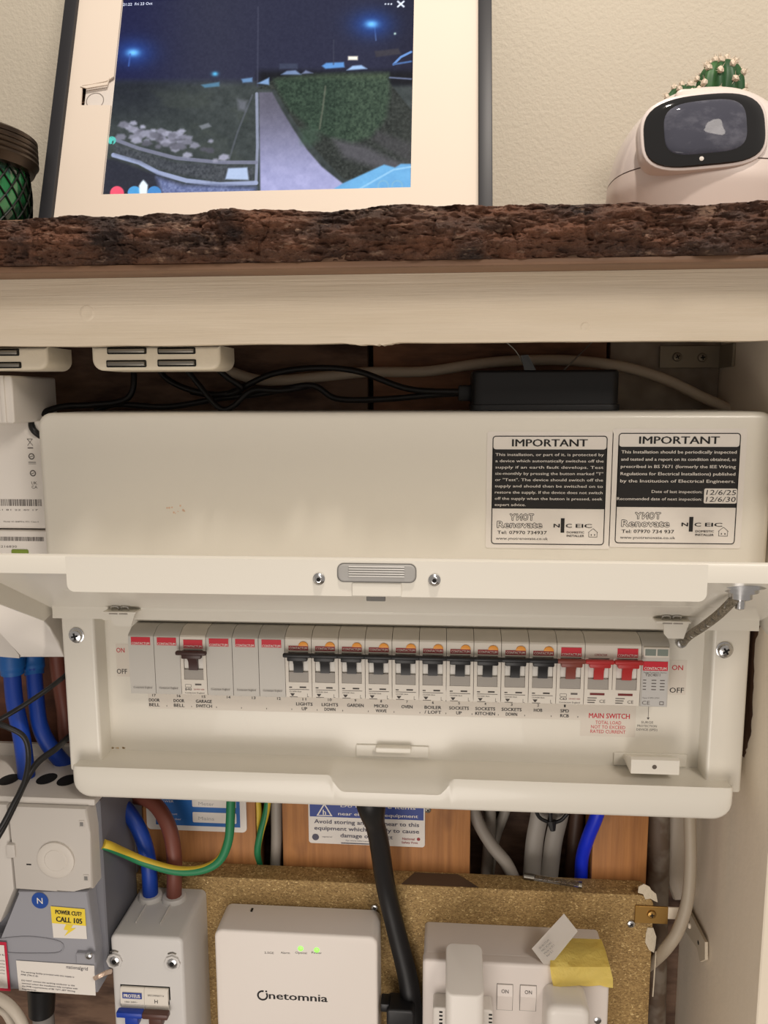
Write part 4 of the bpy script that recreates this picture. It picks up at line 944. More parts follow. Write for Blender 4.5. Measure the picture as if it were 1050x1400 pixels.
# ------------------------------------------------------------------ cables under the fuse board
def gy(pts, r, label, twist=0, mis=(0, 0, 0, 1, 1, 1, 1, 1, 1, 1, 0, 0)):
    b = NB(); tube(b, [at(*p) for p in pts], r, 12, 9, mis=mis, twist=twist); return tag(obj('earth_cable', b, (yel_cb, grn_cb)), label, 'cable')
gy([(141, 1154, 524), (152, 1158, 528), (172, 1167, 545), (200, 1179, 553), (240, 1190, 556), (275, 1189, 558), (300, 1176, 560), (312, 1150, 562), (315, 1120, 564), (316, 1080, 564)], 3.5, 'green and yellow earth cable looping under the fuse board to the cut-out', twist=-1.7)
gy([(350, 1080, 606), (353, 1110, 606), (350, 1140, 606), (352, 1185, 608)], 3.0, 'left one of the two earth cables between the timber boards', 2)
gy([(368, 1080, 604), (364, 1110, 602), (356, 1140, 600), (352, 1165, 601), (356, 1190, 606)], 2.8, 'right one of the two earth cables between the timber boards', -2)
cable('grey_cable', [(378, 1070, 608), (378, 1110, 608), (378, 1150, 608), (376, 1195, 610)], 4.6, grey_cb, 'grey cable against the left edge of the middle timber board')
cable('sheathed_cable', [(505, 1060, 540), (508, 1105, 540), (518, 1150, 553), (527, 1210, 566), (541, 1270, 568), (556, 1330, 567), (562, 1370, 565), (566, 1420, 562), (568, 1500, 560)], lambda t: 11.5 if t < .1 else (11.5-4*(t-.1)/.08 if t < .18 else 7.5+1.4*max(0, t-.5)*2), black_sat, 'thick black taped cable running down the chipboard from the fuse board')
b = NB(); x, _, z = at(545, 1392, 552); rbox(b, x-9, x+12, 548, 566, z-14, z+10, 3, 1.5); box(b, x-14, x-7, 552, 564, z+4, z+11, 1, 2); o = obj('cable_clamp', b, black_pl); tag(o, 'black plastic clamp on the thick black cable at the bottom edge', 'clamp')
cable('grey_cable', [(640, 1080, 622), (652, 1120, 618), (672, 1155, 612), (692, 1180, 608), (704, 1205, 606)], 5.2, grey_cb, 'front grey cable slanting right behind the chipboard')
cable('grey_cable', [(668, 1075, 634), (670, 1120, 634), (668, 1160, 632), (664, 1205, 630)], 5.0, grey_cb, 'upright grey cable crossing behind the slanting grey cable')
cable('grey_cable', [(700, 1075, 640), (690, 1110, 640), (676, 1150, 640), (668, 1200, 640)], 4.4, grey_cb, 'grey cable leaning left, rearmost behind the crossing cables')
for (xa, xb, lab) in ((740, 726, 'left'), (768, 750, 'right')):
    cable('flat_grey_cable', [(xa, 1075, 622), (xa-2, 1110, 622), ((xa+xb)/2-2, 1150, 620), (xb, 1205, 618)], 7.2, mat('flat_grey_sheath', (156, 150, 142), .5), '%s one of the two flat grey cables held by the black tie' % lab, flat=.6)
b = NB(); p = [(732, 1106), (738, 1118), (752, 1124), (766, 1122), (776, 1112)]; tube(b, [at(a, c_, 612) for a, c_ in p], 1.5, 8, 5); cyl(b, at(754, 1122, 612), at(756, 1136, 610), 4.2, 2, 8); cyl(b, at(753, 1122, 610), at(752, 1104, 610), 1.6, 1.6, 8); tag(obj('cable_tie', b, black_pl), 'black cable tie round the two flat grey cables', 'cable tie')
cable('brown_cable', [(792, 1075, 632), (788, 1120, 632), (784, 1160, 630), (780, 1205, 628)], 6.0, mat('dark_brown_sheath', (82, 60, 48), .5), 'dark brown cable left of the bright blue cable')
cable('blue_cable', [(824, 1080, 592), (817, 1112, 592), (804, 1145, 597), (796, 1172, 603), (794, 1205, 606)], 5.2, brightblue, 'bright blue cable beside the right timber board')
cable('white_cable', [(808, 1140, 616), (804, 1165, 616), (802, 1205, 616)], 2.2, white_cb, 'thin white cable between bright blue cable and right timber board')
cable('conduit', [(900, 1080, 620), (900, 1150, 620), (898, 1250, 620), (895, 1400, 620), (893, 1520, 620)], 9, mat('dusty_grey_pipe', (128, 118, 106), .6, mix=((98, 82, 68), S(40), .45, .6, 3)), 'dusty grey pipe just right of the timber, behind the chipboard edge')
cable('flat_white_cable', [(928, 1080, 630), (927, 1140, 628), (924, 1190, 625), (935, 1225, 622)], 9, mat('dull_white_sheath', (176, 164, 148), .5), 'wide whitish cable behind the curving grey cable on the right', flat=.5)
cable('curving_cable', [(942, 1070, 570), (943, 1120, 568), (944, 1180, 566), (940, 1230, 564), (928, 1270, 565), (912, 1295, 570), (896, 1312, 592), (880, 1325, 606)], 4.5, mat('warm_grey_sheath', (170, 158, 140), .48), 'warm grey cable curving down the right side board behind the chipboard')
# ================================================================== ISOLATOR BOX
IY = 521
x0, _, zt = at(150, 1278, IY); x1 = at(249, 1278, IY)[0]; zb_ = -520
iso = thing('isolator_box', 'grey-white isolator enclosure with blue and brown cables entering its top', 'isolator', ((x0+x1)/2, 560, zb_))
b = NB(); rbox(b, x0, x1, IY, 579.4, zb_, zt, 4.5, 2.5)
iso_m = mat('isolator_grey_white', (204, 201, 197), .42)
obj('enclosure', b, iso_m, iso)
for px in (206, 238):
    x, _, z = at(px, 1224, 566); b = NB(); lathe(b, [(9.6, -1), (9.2, 2.0), (8.4, 3.2), (7.4, 3.4)], (x, 566, zt), 'z', 24); obj('cable_entry', b, iso_m, iso)
    b = NB(); box(b, x-.5-5*(px < 220)*0, x+.5, 535, 558, zt-.2, zt+1.4, .3, 1); obj('top_rib', b, iso_m, iso)
for px, py in ((157, 1313), (236, 1316)):
    x, _, z = at(px, py, IY); b = NB(); lathe(b, [(6.2, -.2), (6.0, 1.4), (4.4, 1.5), (4.1, .3)], (x, IY, z), 'y', 8); o = obj('screw_recess', b, iso_m, iso)
    b = NB(); lathe(b, [(3.6, .3), (3.6, 1.0), (2.2, 1.7), (.1, 1.7)], (x, IY, z), 'y', 16); o2 = obj('screw', b, steel, iso)
    b = NB(); disc(b, x, z, 1.8, IY-1.8, 8); obj('socket_head', b, hole, o2, smooth=False)
    b = NB(); tube(b, [(x-3, IY-.3, z+7), (x, IY-.6, z+8), (x+3, IY-.3, z+7)], .6, 6, 3); obj('hinge_nib', b, dsteel, iso)
Xa, _, Za = at(166, 1347, IY); Xb = at(231, 1350, IY)[0]
b = NB(); quad(b, Xa-.8, Xb+.8, -440, Za+.8, IY-.1); quad(b, Xa-.8, Xb+.8, -440, Za+.8, IY-.1); pr('window_edge', b, mat('mid_grey_plastic'), iso)
xm = (Xa+Xb)/2
for k, (a, c_, tm_, lab) in enumerate(((Xa, xm, mat('blue_toggle', (24, 60, 160), .4), 'left'), (xm, Xb, mat('brown_toggle', (84, 54, 46), .4), 'right'))):
    b = NB(); prismx(b, [(IY-2, -440), (IY-2, Za-22), (IY+4, Za-22.1), (IY+4, -440)], a+.1, c_-.1); prismx(b, [(IY+5, Za), (IY-1.5, Za), (IY-2.5, Za-1.5), (IY-3, Za-12.5), (IY-2, Za-13), (IY+5, Za-13)], a+.1, c_-.1); box(b, a+.1, c_-.1, IY-.4, IY+5, Za-22, Za-12.9)
    sw = obj('switch_pole', b, light_pl, iso)
    b = NB(); box(b, a+(-1.5 if k == 0 else -.2), c_+(1.2 if k else .2), IY-9, IY-3, Za-19.5, Za-15.0, 1.1, 2); box(b, a+4, c_-4, IY-7, IY, Za-28, Za-17, 1, 2); obj('toggle', b, tm_, sw, label='%s toggle' % ('blue' if k == 0 else 'brown'))
    b = NB(); cx = (a+c_)/2
    if k == 0:
        quad(b, cx-7.3, cx+7.3, Za-8.0, Za-3.2, IY-3.1); q = pr('brand_label', b, navy_ink, sw); b = NB(); text(b, 'PROTEUS', cx, Za-7, 2.8, IY-3.25, w=12.5, bold=.05); pr('brand_print', b, paper, q)
        b = NB(); text(b, '100A 230V~', cx-1, Za-11.4, 1.2, IY-3.1, w=9.5); pr('rating_print', b, ink, sw)
    else:
        b = NB(); text(b, 'DISCONNECT A', cx, Za-5.2, 1.2, IY-3.1, w=12); text(b, 'H', cx, Za-10.8, 3, IY-3.1, w=2.4); pr('rating_print', b, ink, sw)
# ================================================================== NETWORK BOX
OY = 546
x0, _, z0_ = at(293, 1285, OY); x1 = at(516, 1290, OY)[0]; zt = at(400, 1277, OY)[2]
ont = thing('network_terminal', 'white fibre network box with two green lights on the chipboard', 'network box', ((x0+x1)/2, 570, -555))
b = NB(); rbox(b, x0, x1, OY, 578, -555, zt+.5, 6.5, 2.2); obj('casing', b, ont_pl, ont)
b = NB(); rbox(b, x0+2, x1-2, 577, 579.3, -553, zt-2, 5, 0); obj('wall_plate', b, mat('mid_grey_plastic'), ont)
Y_ = OY-.12
b = NB()
for px, l, w_ in ((368, '2.5GE', 7.2), (390, 'Alarm', 7), (411.5, 'Optical', 8.8), (433, 'Power', 7.6)): x, _, z = at(px, 1304, Y_); text(b, l, x, z, 1.6, Y_, w=w_)
x, _, z = at(410, 1368, Y_); a, _, _ = at(368, 1368, Y_); c_ = at(448.5, 1368, Y_)[0]; text(b, 'netomnia', a, z, 6.2, Y_, w=c_-a, align='l', bold=.035)
x, _, z = at(359, 1361, Y_)
Ps = [(x+4.3*math.cos(t), z+4.3*math.sin(t)) for t in np.linspace(math.radians(75), math.radians(395), 33)]; Qs = [(x+2.9*math.cos(t), z+2.9*math.sin(t)) for t in np.linspace(math.radians(75), math.radians(395), 33)]
for i in range(32):
    if 0 <= i: polyf(b, [Ps[i], Ps[i+1], Qs[i+1], Qs[i]], Y_)
disc(b, x+2.9, z+3.6, .8, Y_, 10)
pr('print', b, ink, ont)
for px, py in ((411, 1297), (433, 1299)):
    x, _, z = at(px, py, Y_); b = NB(); lathe(b, [(2.1, 0), (1.9, .35), (1.0, .6), (.05, .65)], (x, OY, z), 'y', 16); obj('status_light', b, mat('green_led', (140, 235, 90), .3, emit=.9), ont, label='glowing green light')
x, _, z = at(346, 1237, 575); b = NB(); box(b, x-.8, x+.8, 569, 573, zt+.3, zt+1.2, .2, 1); obj('top_nib', b, black_pl, ont)
# ================================================================== DOUBLE SOCKET
KY = 536; sk_m = mat('socket_white_plastic', (214, 205, 198), .36)
x0, _, zt = at(578, 1309, KY); x1 = at(834, 1330, KY)[0]; zt = at(700, 1318, KY)[2]
sk = thing('double_socket', 'white double socket outlet mounted on the chipboard', 'socket', ((x0+x1)/2, 560, -520))
b = NB(); rbox(b, x0+.5, x1-.5, KY+9, 579.3, -520, zt-.3, 3.5, 1); obj('back_box', b, sk_m, sk)
b = NB(); rbox(b, x0, x1, KY, KY+8.6, -520, zt, 3.5, 2.2); obj('front_plate', b, sk_m, sk)
for px0, px1, py0, py1 in ((680, 700, 1345, 1381), (711.5, 732, 1346.5, 1382)):
    X0, _, Z1 = at(px0, py0, KY); X1, _, Z0 = at(px1, py1, KY); b = NB(); quad(b, X0-.4, X1+.4, Z0-.4, Z1+.4, KY-.08); rk0 = pr('rocker_gap', b, mat('mid_grey_plastic'), sk)
    b = NB(); zm = Z0+(Z1-Z0)*.62; prismx(b, [(KY+.6, Z0), (KY-.3, Z0), (KY-2.4, zm), (KY-.8, Z1), (KY+.6, Z1)], X0, X1); rk = obj('rocker_switch', b, sk_m, sk, ang=8)
    b = NB(); V0 = 0; text(b, 'ON', (X0+X1)/2, zm+2.2, 2.6, 0, w=5.2, bold=.01)
    for v in b.verts: v.co.y = KY-2.4+(v.co.z-zm)/(Z1-zm)*1.6-.15
    pr('on_print', b, grey_ink, rk)
x, _, z = at(817, 1395, KY); b = NB(); lathe(b, [(2.6, 0), (2.6, .6), (1.5, 1.0), (.1, 1)], (x, KY, z), 'y', 16); obj('screw', b, steel, sk)
# tall plug-in adaptor
PY = 498
X0, _, Z1 = at(610, 1291, PY); X1 = at(663, 1300, PY)[0]
ad = thing('plug_in_adaptor', 'tall white plug-in adaptor in the left side of the socket', 'adaptor', ((X0+X1)/2, 520, -520))
zmid = at(637, 1362, PY)[2]
b = NB(); vbox(b, X0, X1, PY, KY-.3, -520, zmid, 5, 1.2)
zbk = at(637, 1291, KY-2)[2]
for v in b.verts:
    if v.co.z > -500: v.co.z += (v.co.y-PY)/(KY-PY)*(zbk-zmid)
obj('casing', b, white_pl, ad, ang=40)
Xs0, _, Zs = at(592, 1374, KY-12); Xs1 = at(674, 1374, KY-12)[0]
b = NB(); rbox(b, Xs0, Xs1, KY-14, KY-.2, -520, Zs, 2.5, 1.2); pb_ = obj('plug_base', b, white_pl, ad)
for s, xx in ((0, Xs0+4.5), (1, Xs1-3)):
    for k in range(6):
        b = NB(); quad(b, xx, xx+2.4, Zs-4.2-k*3.0, Zs-2.9-k*3.0, KY-14.15); obj('vent_slot', b, hole, pb_, smooth=False)
# second plug
X0, _, Z1 = at(748, 1377, 512); X1 = at(808, 1380, 512)[0]
t = thing('mains_plug', 'white rounded plug in the right side of the socket at the bottom edge', 'plug', ((X0+X1)/2, 524, -520))
b = NB(); rbox(b, X0, X1, 512, KY-.2, -520, Z1, 7, 5); obj('casing', b, white_pl, t)
# yellow tape and paper tag
def sheet(name, grid, m, label, cat, th=.25, parent=None):
    b = NB(); nr, nc = len(grid), len(grid[0]); V = [[b.verts.new(p) for p in r] for r in grid]
    for i in range(nr-1):
        for j in range(nc-1): b.faces.new((V[i][j], V[i][j+1], V[i+1][j+1], V[i+1][j]))
    bmesh.ops.solidify(b, geom=b.faces[:], thickness=th); o = obj(name, b, m, parent, ang=60)
    if cat: tag(o, label, cat)
    return o
tg_ = thing('paper_tag', 'white paper tag with small print tucked behind the yellow tape', 'tag', at(765, 1315, 545))
P4 = [(727, 1297), (771, 1249), (790, 1273), (748, 1325)]
b = NB(); q = [b.verts.new(at(x, y, 541-(.12*(y-1290)))) for x, y in P4]; b.faces.new(q); bmesh.ops.solidify(b, geom=b.faces[:], thickness=.3); pt = obj('card', b, paper, tg_, smooth=False)
b = NB()
for k, (ax, ay, l) in enumerate(((738, 1297, 'SN 40177243'), (741.5, 1300.5, 'MAC 9C24E7'), (745, 1304, 'Made in EU'), (748.5, 1307.5, 'Rev 2.1'))):
    bb = NB(); text(bb, l, 0, 0, 1.4, 0, w=10 if k < 3 else 6, align='l', rot=.84); x, y, z = at(ax, ay, 540-(.12*(ay-1290)))
    for v in bb.verts: v.co = Vector((x+v.co.x, y-.6, z+v.co.z))
    tmp = bpy.data.meshes.new('t'); bb.to_mesh(tmp); bb.free(); b.from_mesh(tmp); bpy.data.meshes.remove(tmp)
pr('print', b, grey_ink, tg_)
rows = []
edgeL = [(754, 1282), (753, 1300), (752, 1322), (754, 1338), (757, 1350)]; edgeR = [(822, 1284), (828, 1300), (834, 1322), (838, 1338), (838, 1350)]
ys = [(582, 0), (560, 0), (KY+2, 0), (KY-1.4, 0), (KY-1.6, 0)]
for i, t in enumerate(np.linspace(0, 1, 13)):
    k = t*4; a = int(min(3, k)); f_ = k-a
    L0 = np.array(edgeL[a])*(1-f_)+np.array(edgeL[a+1])*f_; R0 = np.array(edgeR[a])*(1-f_)+np.array(edgeR[a+1])*f_
    yv = [560, 546, KY-.9, KY-1.6, KY-1.8]; yy = yv[a]*(1-f_)+yv[a+1]*f_
    row = []
    for s in np.linspace(0, 1, 15):
        px = L0[0]*(1-s)+R0[0]*s; py = L0[1]*(1-s)+R0[1]*s
        if i == 12: py += 2*math.sin(s*9)-7*math.sin(s*math.pi)
        row.append(at(px, py, yy-1.0*abs(math.sin(s*7+i*.8))*(.6+.4*math.sin(i*2.1+s*3))-1.2))
    rows.append(row)
rows[-1] = [(p[0], p[1], min(p[2], rows[-2][k][2]-.8)) for k, p in enumerate(rows[-1])]
sheet('masking_tape', rows, mat('yellow_tape', (250, 230, 132), .5, bump=(S(90), 4, 2.0)), 'strip of crumpled yellow tape over the top right of the socket', 'tape')
# ================================================================== ON THE SHELF
# picture frame leaning on the wall with a tablet in it
LEAN = math.radians(20); F0 = np.array([-147., 620., 107.]); FN = np.array([0, math.cos(LEAN), -math.sin(LEAN)]); FZ = np.array([0, math.sin(LEAN), math.cos(LEAN)])
def fl(px, py, d=0):   # pixel -> frame-local (x, z) on the plane y=d
    r = WM@np.array([px-525, py-700, FPX]); p0 = F0+FN*d; t = (p0@FN)/(r@FN); p = r*t-F0; return (float(p[0]), float(p@FZ))
fr = thing('picture_frame', 'black framed cream mount leaning against the wall with a tablet set in it', 'picture frame', tuple(F0), (-LEAN, 0, 0))
xl, xr, H = fl(70, 150)[0], fl(673, 150)[0], 300; bw = 10.5
frm = mat('black_frame_wood', (34, 34, 38), .45)
for P in ([(xl, 0), (xr, 0), (xr-bw, bw), (xl+bw, bw)], [(xl, H), (xr, H), (xr-bw, H-bw), (xl+bw, H-bw)], [(xl, 0), (xl, H), (xl+bw, H-bw), (xl+bw, bw)], [(xr, 0), (xr, H), (xr-bw, H-bw), (xr-bw, bw)]):
    b = NB(); prismy(b, P, 0, 18, .6); obj('frame_bar', b, frm, fr, local=True)
sx0 = fl(148, 200, 7)[0]; sx1 = fl(564, 130, 7)[0]; sz0 = fl(350, 264, 7)[1]; sz1 = sz0+(sx1-sx0)*.75
mtm = mat('cream_mount_card', (234, 220, 204), .7)
notch = [fl(*p, 5) for p in ((150, 106), (146, 112), (127, 116), (113, 118), (111, 145), (148, 145))]
ml, mr, mb, mtop = xl+bw-.5, xr-bw+.5, bw-.5, H-bw+.5
b = NB()
prismy(b, [(ml, mb), (ml, mtop), (sx0, mtop), (sx0, notch[0][1])]+[(n_[0], n_[1]) for n_ in notch[1:-1]]+[(sx0, notch[-1][1]), (sx0, mb)], 4, 5.6)
for P in ([(sx0, mb), (sx1, mb), (sx1, sz0), (sx0, sz0)], [(sx1, mb), (mr, mb), (mr, mtop), (sx1, mtop)], [(sx0, sz1), (sx1, sz1), (sx1, mtop), (sx0, mtop)]): prismy(b, P, 4, 5.6)
obj('mount', b, mtm, fr, local=True)
b = NB(); prismy(b, [fl(110, 119, 4), fl(147, 113, 4), fl(150, 107, 4), fl(147, 116, 3.5), fl(118, 121, 3.5)], 3.2, 4.2); obj('torn_flap', b, mtm, fr, local=True)
b = NB(); box(b, ml, mr, 15, 17, mb, mtop); obj('backing', b, raw, fr, local=True, smooth=False)
tb = thing('tablet', 'tablet showing a dim garden camera view, set into the picture frame', 'tablet', tuple(F0), (-LEAN, 0, 0))
b = NB(); rbox(b, sx0-24, sx1+20, 6.9, 13.5, sz0-9, sz1+9, 8, .8); obj('tablet_body', b, mat('tablet_bezel_white', (228, 220, 212), .35), tb, local=True)
b = NB(); hx, hz = fl(130, 138, 7); P = [(hx+7.5*math.cos(a), hz+7.5*math.sin(a)) for a in np.linspace(0, 2*math.pi, 33)]; Q = [(hx+6.8*math.cos(a), hz+6.8*math.sin(a)) for a in np.linspace(0, 2*math.pi, 33)]
for i in range(32): polyf(b, [P[i], P[i+1], Q[i+1], Q[i]], 6.8)
pr('home_button_ring', b, mat('home_ring_grey', (140, 132, 126), .4), tb, local=True)
# the picture on the screen
nu, nv = 440, 330
UX, UZ = np.meshgrid(np.linspace(sx0, sx1, nu), np.linspace(sz0, sz1, nv))
Pw = F0[None, None, :]+UX[..., None]*np.array([1., 0, 0])+UZ[..., None]*FZ+FN*6.7
cc = Pw@WM   # world -> camera axes
PX = 525+FPX*cc[..., 0]/cc[..., 2]; PYY = 700+FPX*cc[..., 1]/cc[..., 2]
img = np.zeros((nv, nu, 3))
def soft(a, b_, x): t = np.clip((x-a)/(b_-a), 0, 1); return t*t*(3-2*t)
def blend(mask, col): 
    global img
    img = img*(1-mask[..., None])+np.array(col, float)*mask[..., None] if np.ndim(col) == 1 else img*(1-mask[..., None])+col*mask[..., None]
def inpoly(P, X=None, Y=None, s=1.2):
    X = PX if X is None else X; Y = PYY if Y is None else Y
    ins = np.zeros(X.shape, bool); d = np.full(X.shape, 1e9); n = len(P)
    for i in range(n):
        x1, y1 = P[i]; x2, y2 = P[(i+1) % n]
        c_ = ((y1 > Y) != (y2 > Y)) & (X < (x2-x1)*(Y-y1)/((y2-y1) if y2 != y1 else 1e-9)+x1); ins ^= c_
        dx, dy = x2-x1, y2-y1; t = np.clip(((X-x1)*dx+(Y-y1)*dy)/(dx*dx+dy*dy+1e-9), 0, 1); d = np.minimum(d, np.hypot(X-x1-t*dx, Y-y1-t*dy))
    return np.clip(np.where(ins, .5+d/s/2, .5-d/s/2), 0, 1)
def line(P, wd, col, op=1):
    d = np.full(PX.shape, 1e9)
    for (x1, y1), (x2, y2) in zip(P, P[1:]):
        dx, dy = x2-x1, y2-y1; t = np.clip(((PX-x1)*dx+(PYY-y1)*dy)/(dx*dx+dy*dy+1e-9), 0, 1); d = np.minimum(d, np.hypot(PX-x1-t*dx, PYY-y1-t*dy))
    blend(op*np.clip(1-(d-wd/2)/1.0, 0, 1), col)
def glow(x, y, r, col, op=1, sx=1.0): blend(op*np.exp(-(((PX-x)/sx)**2+(PYY-y)**2)/r**2), col)
N1 = fbm(PX*.12, PYY*.12, PX*0, 4, 51); N2 = fbm(PX*.35, PYY*.35, PX*0+5, 3, 61); N3 = fbm(PX*.03, PYY*.05, PX*0+9, 3, 71)
img[:] = (40, 42, 62); blend(soft(300, 160, PX)*.8, (20, 24, 62)); blend(soft(500, 565, PX)*.5, (26, 27, 42)); blend(np.exp(-((PX-290)/70)**2)*.4, (48, 50, 66))
g = soft(104, 120, PYY); gc = np.stack([44+N1*26, 50+N1*26, 50+N1*26], -1); blend(g, gc)
blend(soft(105, 118, PYY)*soft(300, 170, PX)*soft(190, 120, PYY)*.75, (24, 28, 38))
blend(soft(90, 104, PYY)*(1-soft(112, 122, PYY))*soft(345, 360, PX), (20, 22, 28))
blend(np.clip((N3-.45)*5, 0, 1)*soft(118, 130, PYY)*soft(360, 330, PX)*.4, (66, 72, 66))
# path and beds
bed = inpoly([(352, 122), (376, 122), (392, 150), (415, 185), (445, 220), (470, 245), (562, 245), (562, 150), (530, 110), (378, 106)]); blend(bed, np.stack([30+N2*34, 34+N2*34, 32+N2*32], -1))
path = inpoly([(354, 126), (372, 126), (385, 150), (402, 178), (420, 205), (440, 228), (470, 252), (480, 266), (356, 266)]); tt = soft(130, 260, PYY)[..., None]
blend(path, np.stack([84+N1*14, 82+N1*14, 96+N1*14], -1)*(1-tt)+np.stack([146+N1*26, 148+N1*24, 188+N1*24], -1)*tt)
hedge = inpoly([(374, 108), (400, 104), (460, 101), (531, 100), (533, 130), (528, 160), (510, 186), (480, 196), (445, 186), (420, 172), (395, 150), (382, 128)], s=4)
blend(hedge, np.stack([30+N2*34, 42+N2*40, 36+N2*30], -1)); blend(hedge*soft(112, 102, PYY)*.5, (76, 86, 66)); blend(hedge*soft(440, 500, PX)*.35*N2, (90, 104, 84))
blend(inpoly([(455, 190), (500, 200), (530, 215), (560, 226), (560, 236), (520, 232), (470, 215)], s=5)*.8, (86, 84, 90)); blend(inpoly([(515, 178), (562, 196), (562, 222), (530, 205), (508, 190)], s=4)*.6, (70, 68, 72))
blend(inpoly([(410, 176), (430, 172), (438, 190), (425, 200), (412, 196)], s=5)*.5, (66, 92, 74)); line([(445, 118), (441, 150), (437, 176)], 1.6, (104, 106, 92), .6)
# left garden: kerbs, rocks, gravel
line([(353, 10), (352, 118)], 1.2, (66, 68, 86), .6); line([(351, 128), (352, 200), (350, 250)], 3, (140, 146, 168), .9)
line([(345, 130), (325, 180), (312, 222)], 1.5, (84, 88, 96), .7)
line([(155, 190), (190, 203), (240, 216), (300, 222), (350, 222)], 4, (118, 120, 140), .9); line([(155, 212), (190, 222), (216, 236), (255, 247), (300, 252), (350, 250)], 5, (150, 160, 192), .95)
blend(inpoly([(140, 216), (158, 218), (212, 238), (250, 252), (350, 255), (350, 268), (140, 268)], s=3)*.8, (38, 39, 52))
blend(inpoly([(214, 242), (250, 253), (350, 256), (350, 268), (222, 268)], s=4)*.9, np.stack([92+N2*60, 104+N2*60, 150+N2*60], -1)*.9)
blend(inpoly([(155, 196), (240, 222), (348, 228), (345, 246), (290, 248), (220, 232), (158, 210)], s=3)*.6, np.stack([40+N2*60, 42+N2*60, 52+N2*60], -1))
rk_ = random.Random(11)
for k in range(64):
    x = rk_.gauss(226, 28); y = 190+(x-225)*.22+rk_.gauss(0, 8); r = rk_.uniform(4, 8.5); a = rk_.uniform(0, 3); cpx = rk_.uniform(76, 165)
    blend(inpoly([(x+r*math.cos(a+q)*rk_.uniform(.7, 1.2), y+r*.6*math.sin(a+q)) for q in (0, 1.2, 2.2, 3.3, 4.4, 5.3)], s=1.5)*.9, (cpx, cpx, cpx*1.12))
blend(inpoly([(312, 230), (338, 229), (340, 246), (308, 245)]), (168, 184, 214)); blend(inpoly([(272, 172), (285, 168), (289, 173), (276, 177)])*.8, (120, 124, 132)); blend(inpoly([(325, 136), (338, 138), (336, 152), (326, 150)], s=3)*.8, (104, 106, 116)); blend(inpoly([(275, 116), (300, 112), (300, 118), (280, 120)])*.9, (80, 122, 150)); blend(inpoly([(330, 108), (345, 106), (345, 112), (332, 113)]), (96, 130, 170))
# street: cars, shed, lit things
for P, c_ in (([(384, 102), (392, 97), (404, 96), (412, 102)], (110, 130, 165)), ([(412, 101), (418, 96), (428, 100)], (110, 120, 150)), ([(440, 90), (446, 86), (470, 85), (471, 92), (445, 94)], (90, 140, 200)), ([(474, 96), (482, 90), (494, 89), (502, 94)], (150, 180, 220)), ([(382, 87), (407, 87), (407, 94), (382, 94)], (56, 62, 82)), ([(512, 70), (545, 66), (548, 74), (514, 78)], (56, 54, 62)), ([(352, 114), (368, 106), (368, 116)], (120, 150, 190))): blend(inpoly(P), c_)
line([(538, 88), (548, 78), (562, 71)], 2, (100, 140, 200)); line([(538, 88), (562, 84)], 1.5, (70, 100, 150)); blend(inpoly([(476, 77), (489, 77), (489, 82), (476, 82)]), (250, 240, 220)); line([(456, 55), (456, 88)], 1, (60, 62, 78), .6); line([(512, 34), (514, 55)], 1, (90, 110, 150), .7); line([(533, 106), (562, 108)], 1.2, (110, 120, 150), .8)
for x, y in ((182, 72), (508, 33)): glow(x, y, 18, (34, 70, 150), .8, 1.5); glow(x, y, 5, (110, 190, 255), 1, 1.7)
line([(178, 74), (176, 90)], 1.2, (60, 90, 160), .8); glow(294, 101, 3, (90, 190, 240), .9, 1.4); glow(540, 46, 1.5, (200, 230, 220), 1)
# bluish roof bottom right, overlay icons
blend(inpoly([(440, 268), (470, 250), (525, 225), (540, 229), (548, 224), (562, 224), (562, 268)]), np.stack([92+N3*20, 146+N3*30, 196+N3*24], -1)); line([(485, 262), (538, 232), (562, 228)], 1.6, (140, 190, 225), .9)
for x in (524, 543): line([(x+7*math.cos(a), 254+7*math.sin(a)) for a in np.linspace(0, 6.3, 18)], 1, (120, 170, 200), .8)
for x, c_ in ((160, (226, 84, 108)), (184, (76, 150, 205)), (211, (70, 130, 190))):
    blend(np.clip(10-np.hypot(PX-x, PYY-264), 0, 1), c_)
blend(inpoly([(191, 268), (190, 254), (193, 249), (196, 246), (199, 249), (202, 253), (201, 268)]), (220, 232, 240))
blend(np.clip(6-np.hypot(PX-153, PYY-192), 0, 1)*(N2 > .35), (84, 190, 178))
line([(544, 2), (552, 9)], 1.3, (225, 232, 245)); line([(552, 2), (544, 9)], 1.3, (225, 232, 245))
for x in (527, 531, 535): blend(np.clip(1.6-np.hypot(PX-x, PYY-5.5), 0, 1), (225, 232, 245))
img += (N2[..., None]-.5)*10
img = np.clip(img, 0, 255)/255; L_ = np.where(img <= .04045, img/12.92, ((img+.055)/1.055)**2.4)
me = bpy.data.meshes.new('display')
me.from_pydata(np.stack([UX.ravel()/1000, np.full(nu*nv, 6.7/1000), UZ.ravel()/1000], -1).tolist(), [], [(j*nu+i, j*nu+i+1, (j+1)*nu+i+1, (j+1)*nu+i) for j in range(nv-1) for i in range(nu-1)])
ca = me.color_attributes.new('picture', 'FLOAT_COLOR', 'POINT'); ca.data.foreach_set('color', np.concatenate([L_.reshape(-1, 3), np.ones((nu*nv, 1))], 1).astype(np.float32).ravel())
m = mat('lit_display', (6, 6, 8), .12, spec=.25); at_ = m.node_tree.nodes.new('ShaderNodeAttribute'); at_.attribute_name = 'picture'; bs = m.node_tree.nodes['Principled BSDF']; m.node_tree.links.new(at_.outputs['Color'], bs.inputs['Emission Color']); bs.inputs['Emission Strength'].default_value = 1.15
me.materials.append(m); o = bpy.data.objects.new('display', me); C.objects.link(o); o.parent = tb
wt = mat('display_white', (190, 200, 225), .5, emit=.8)
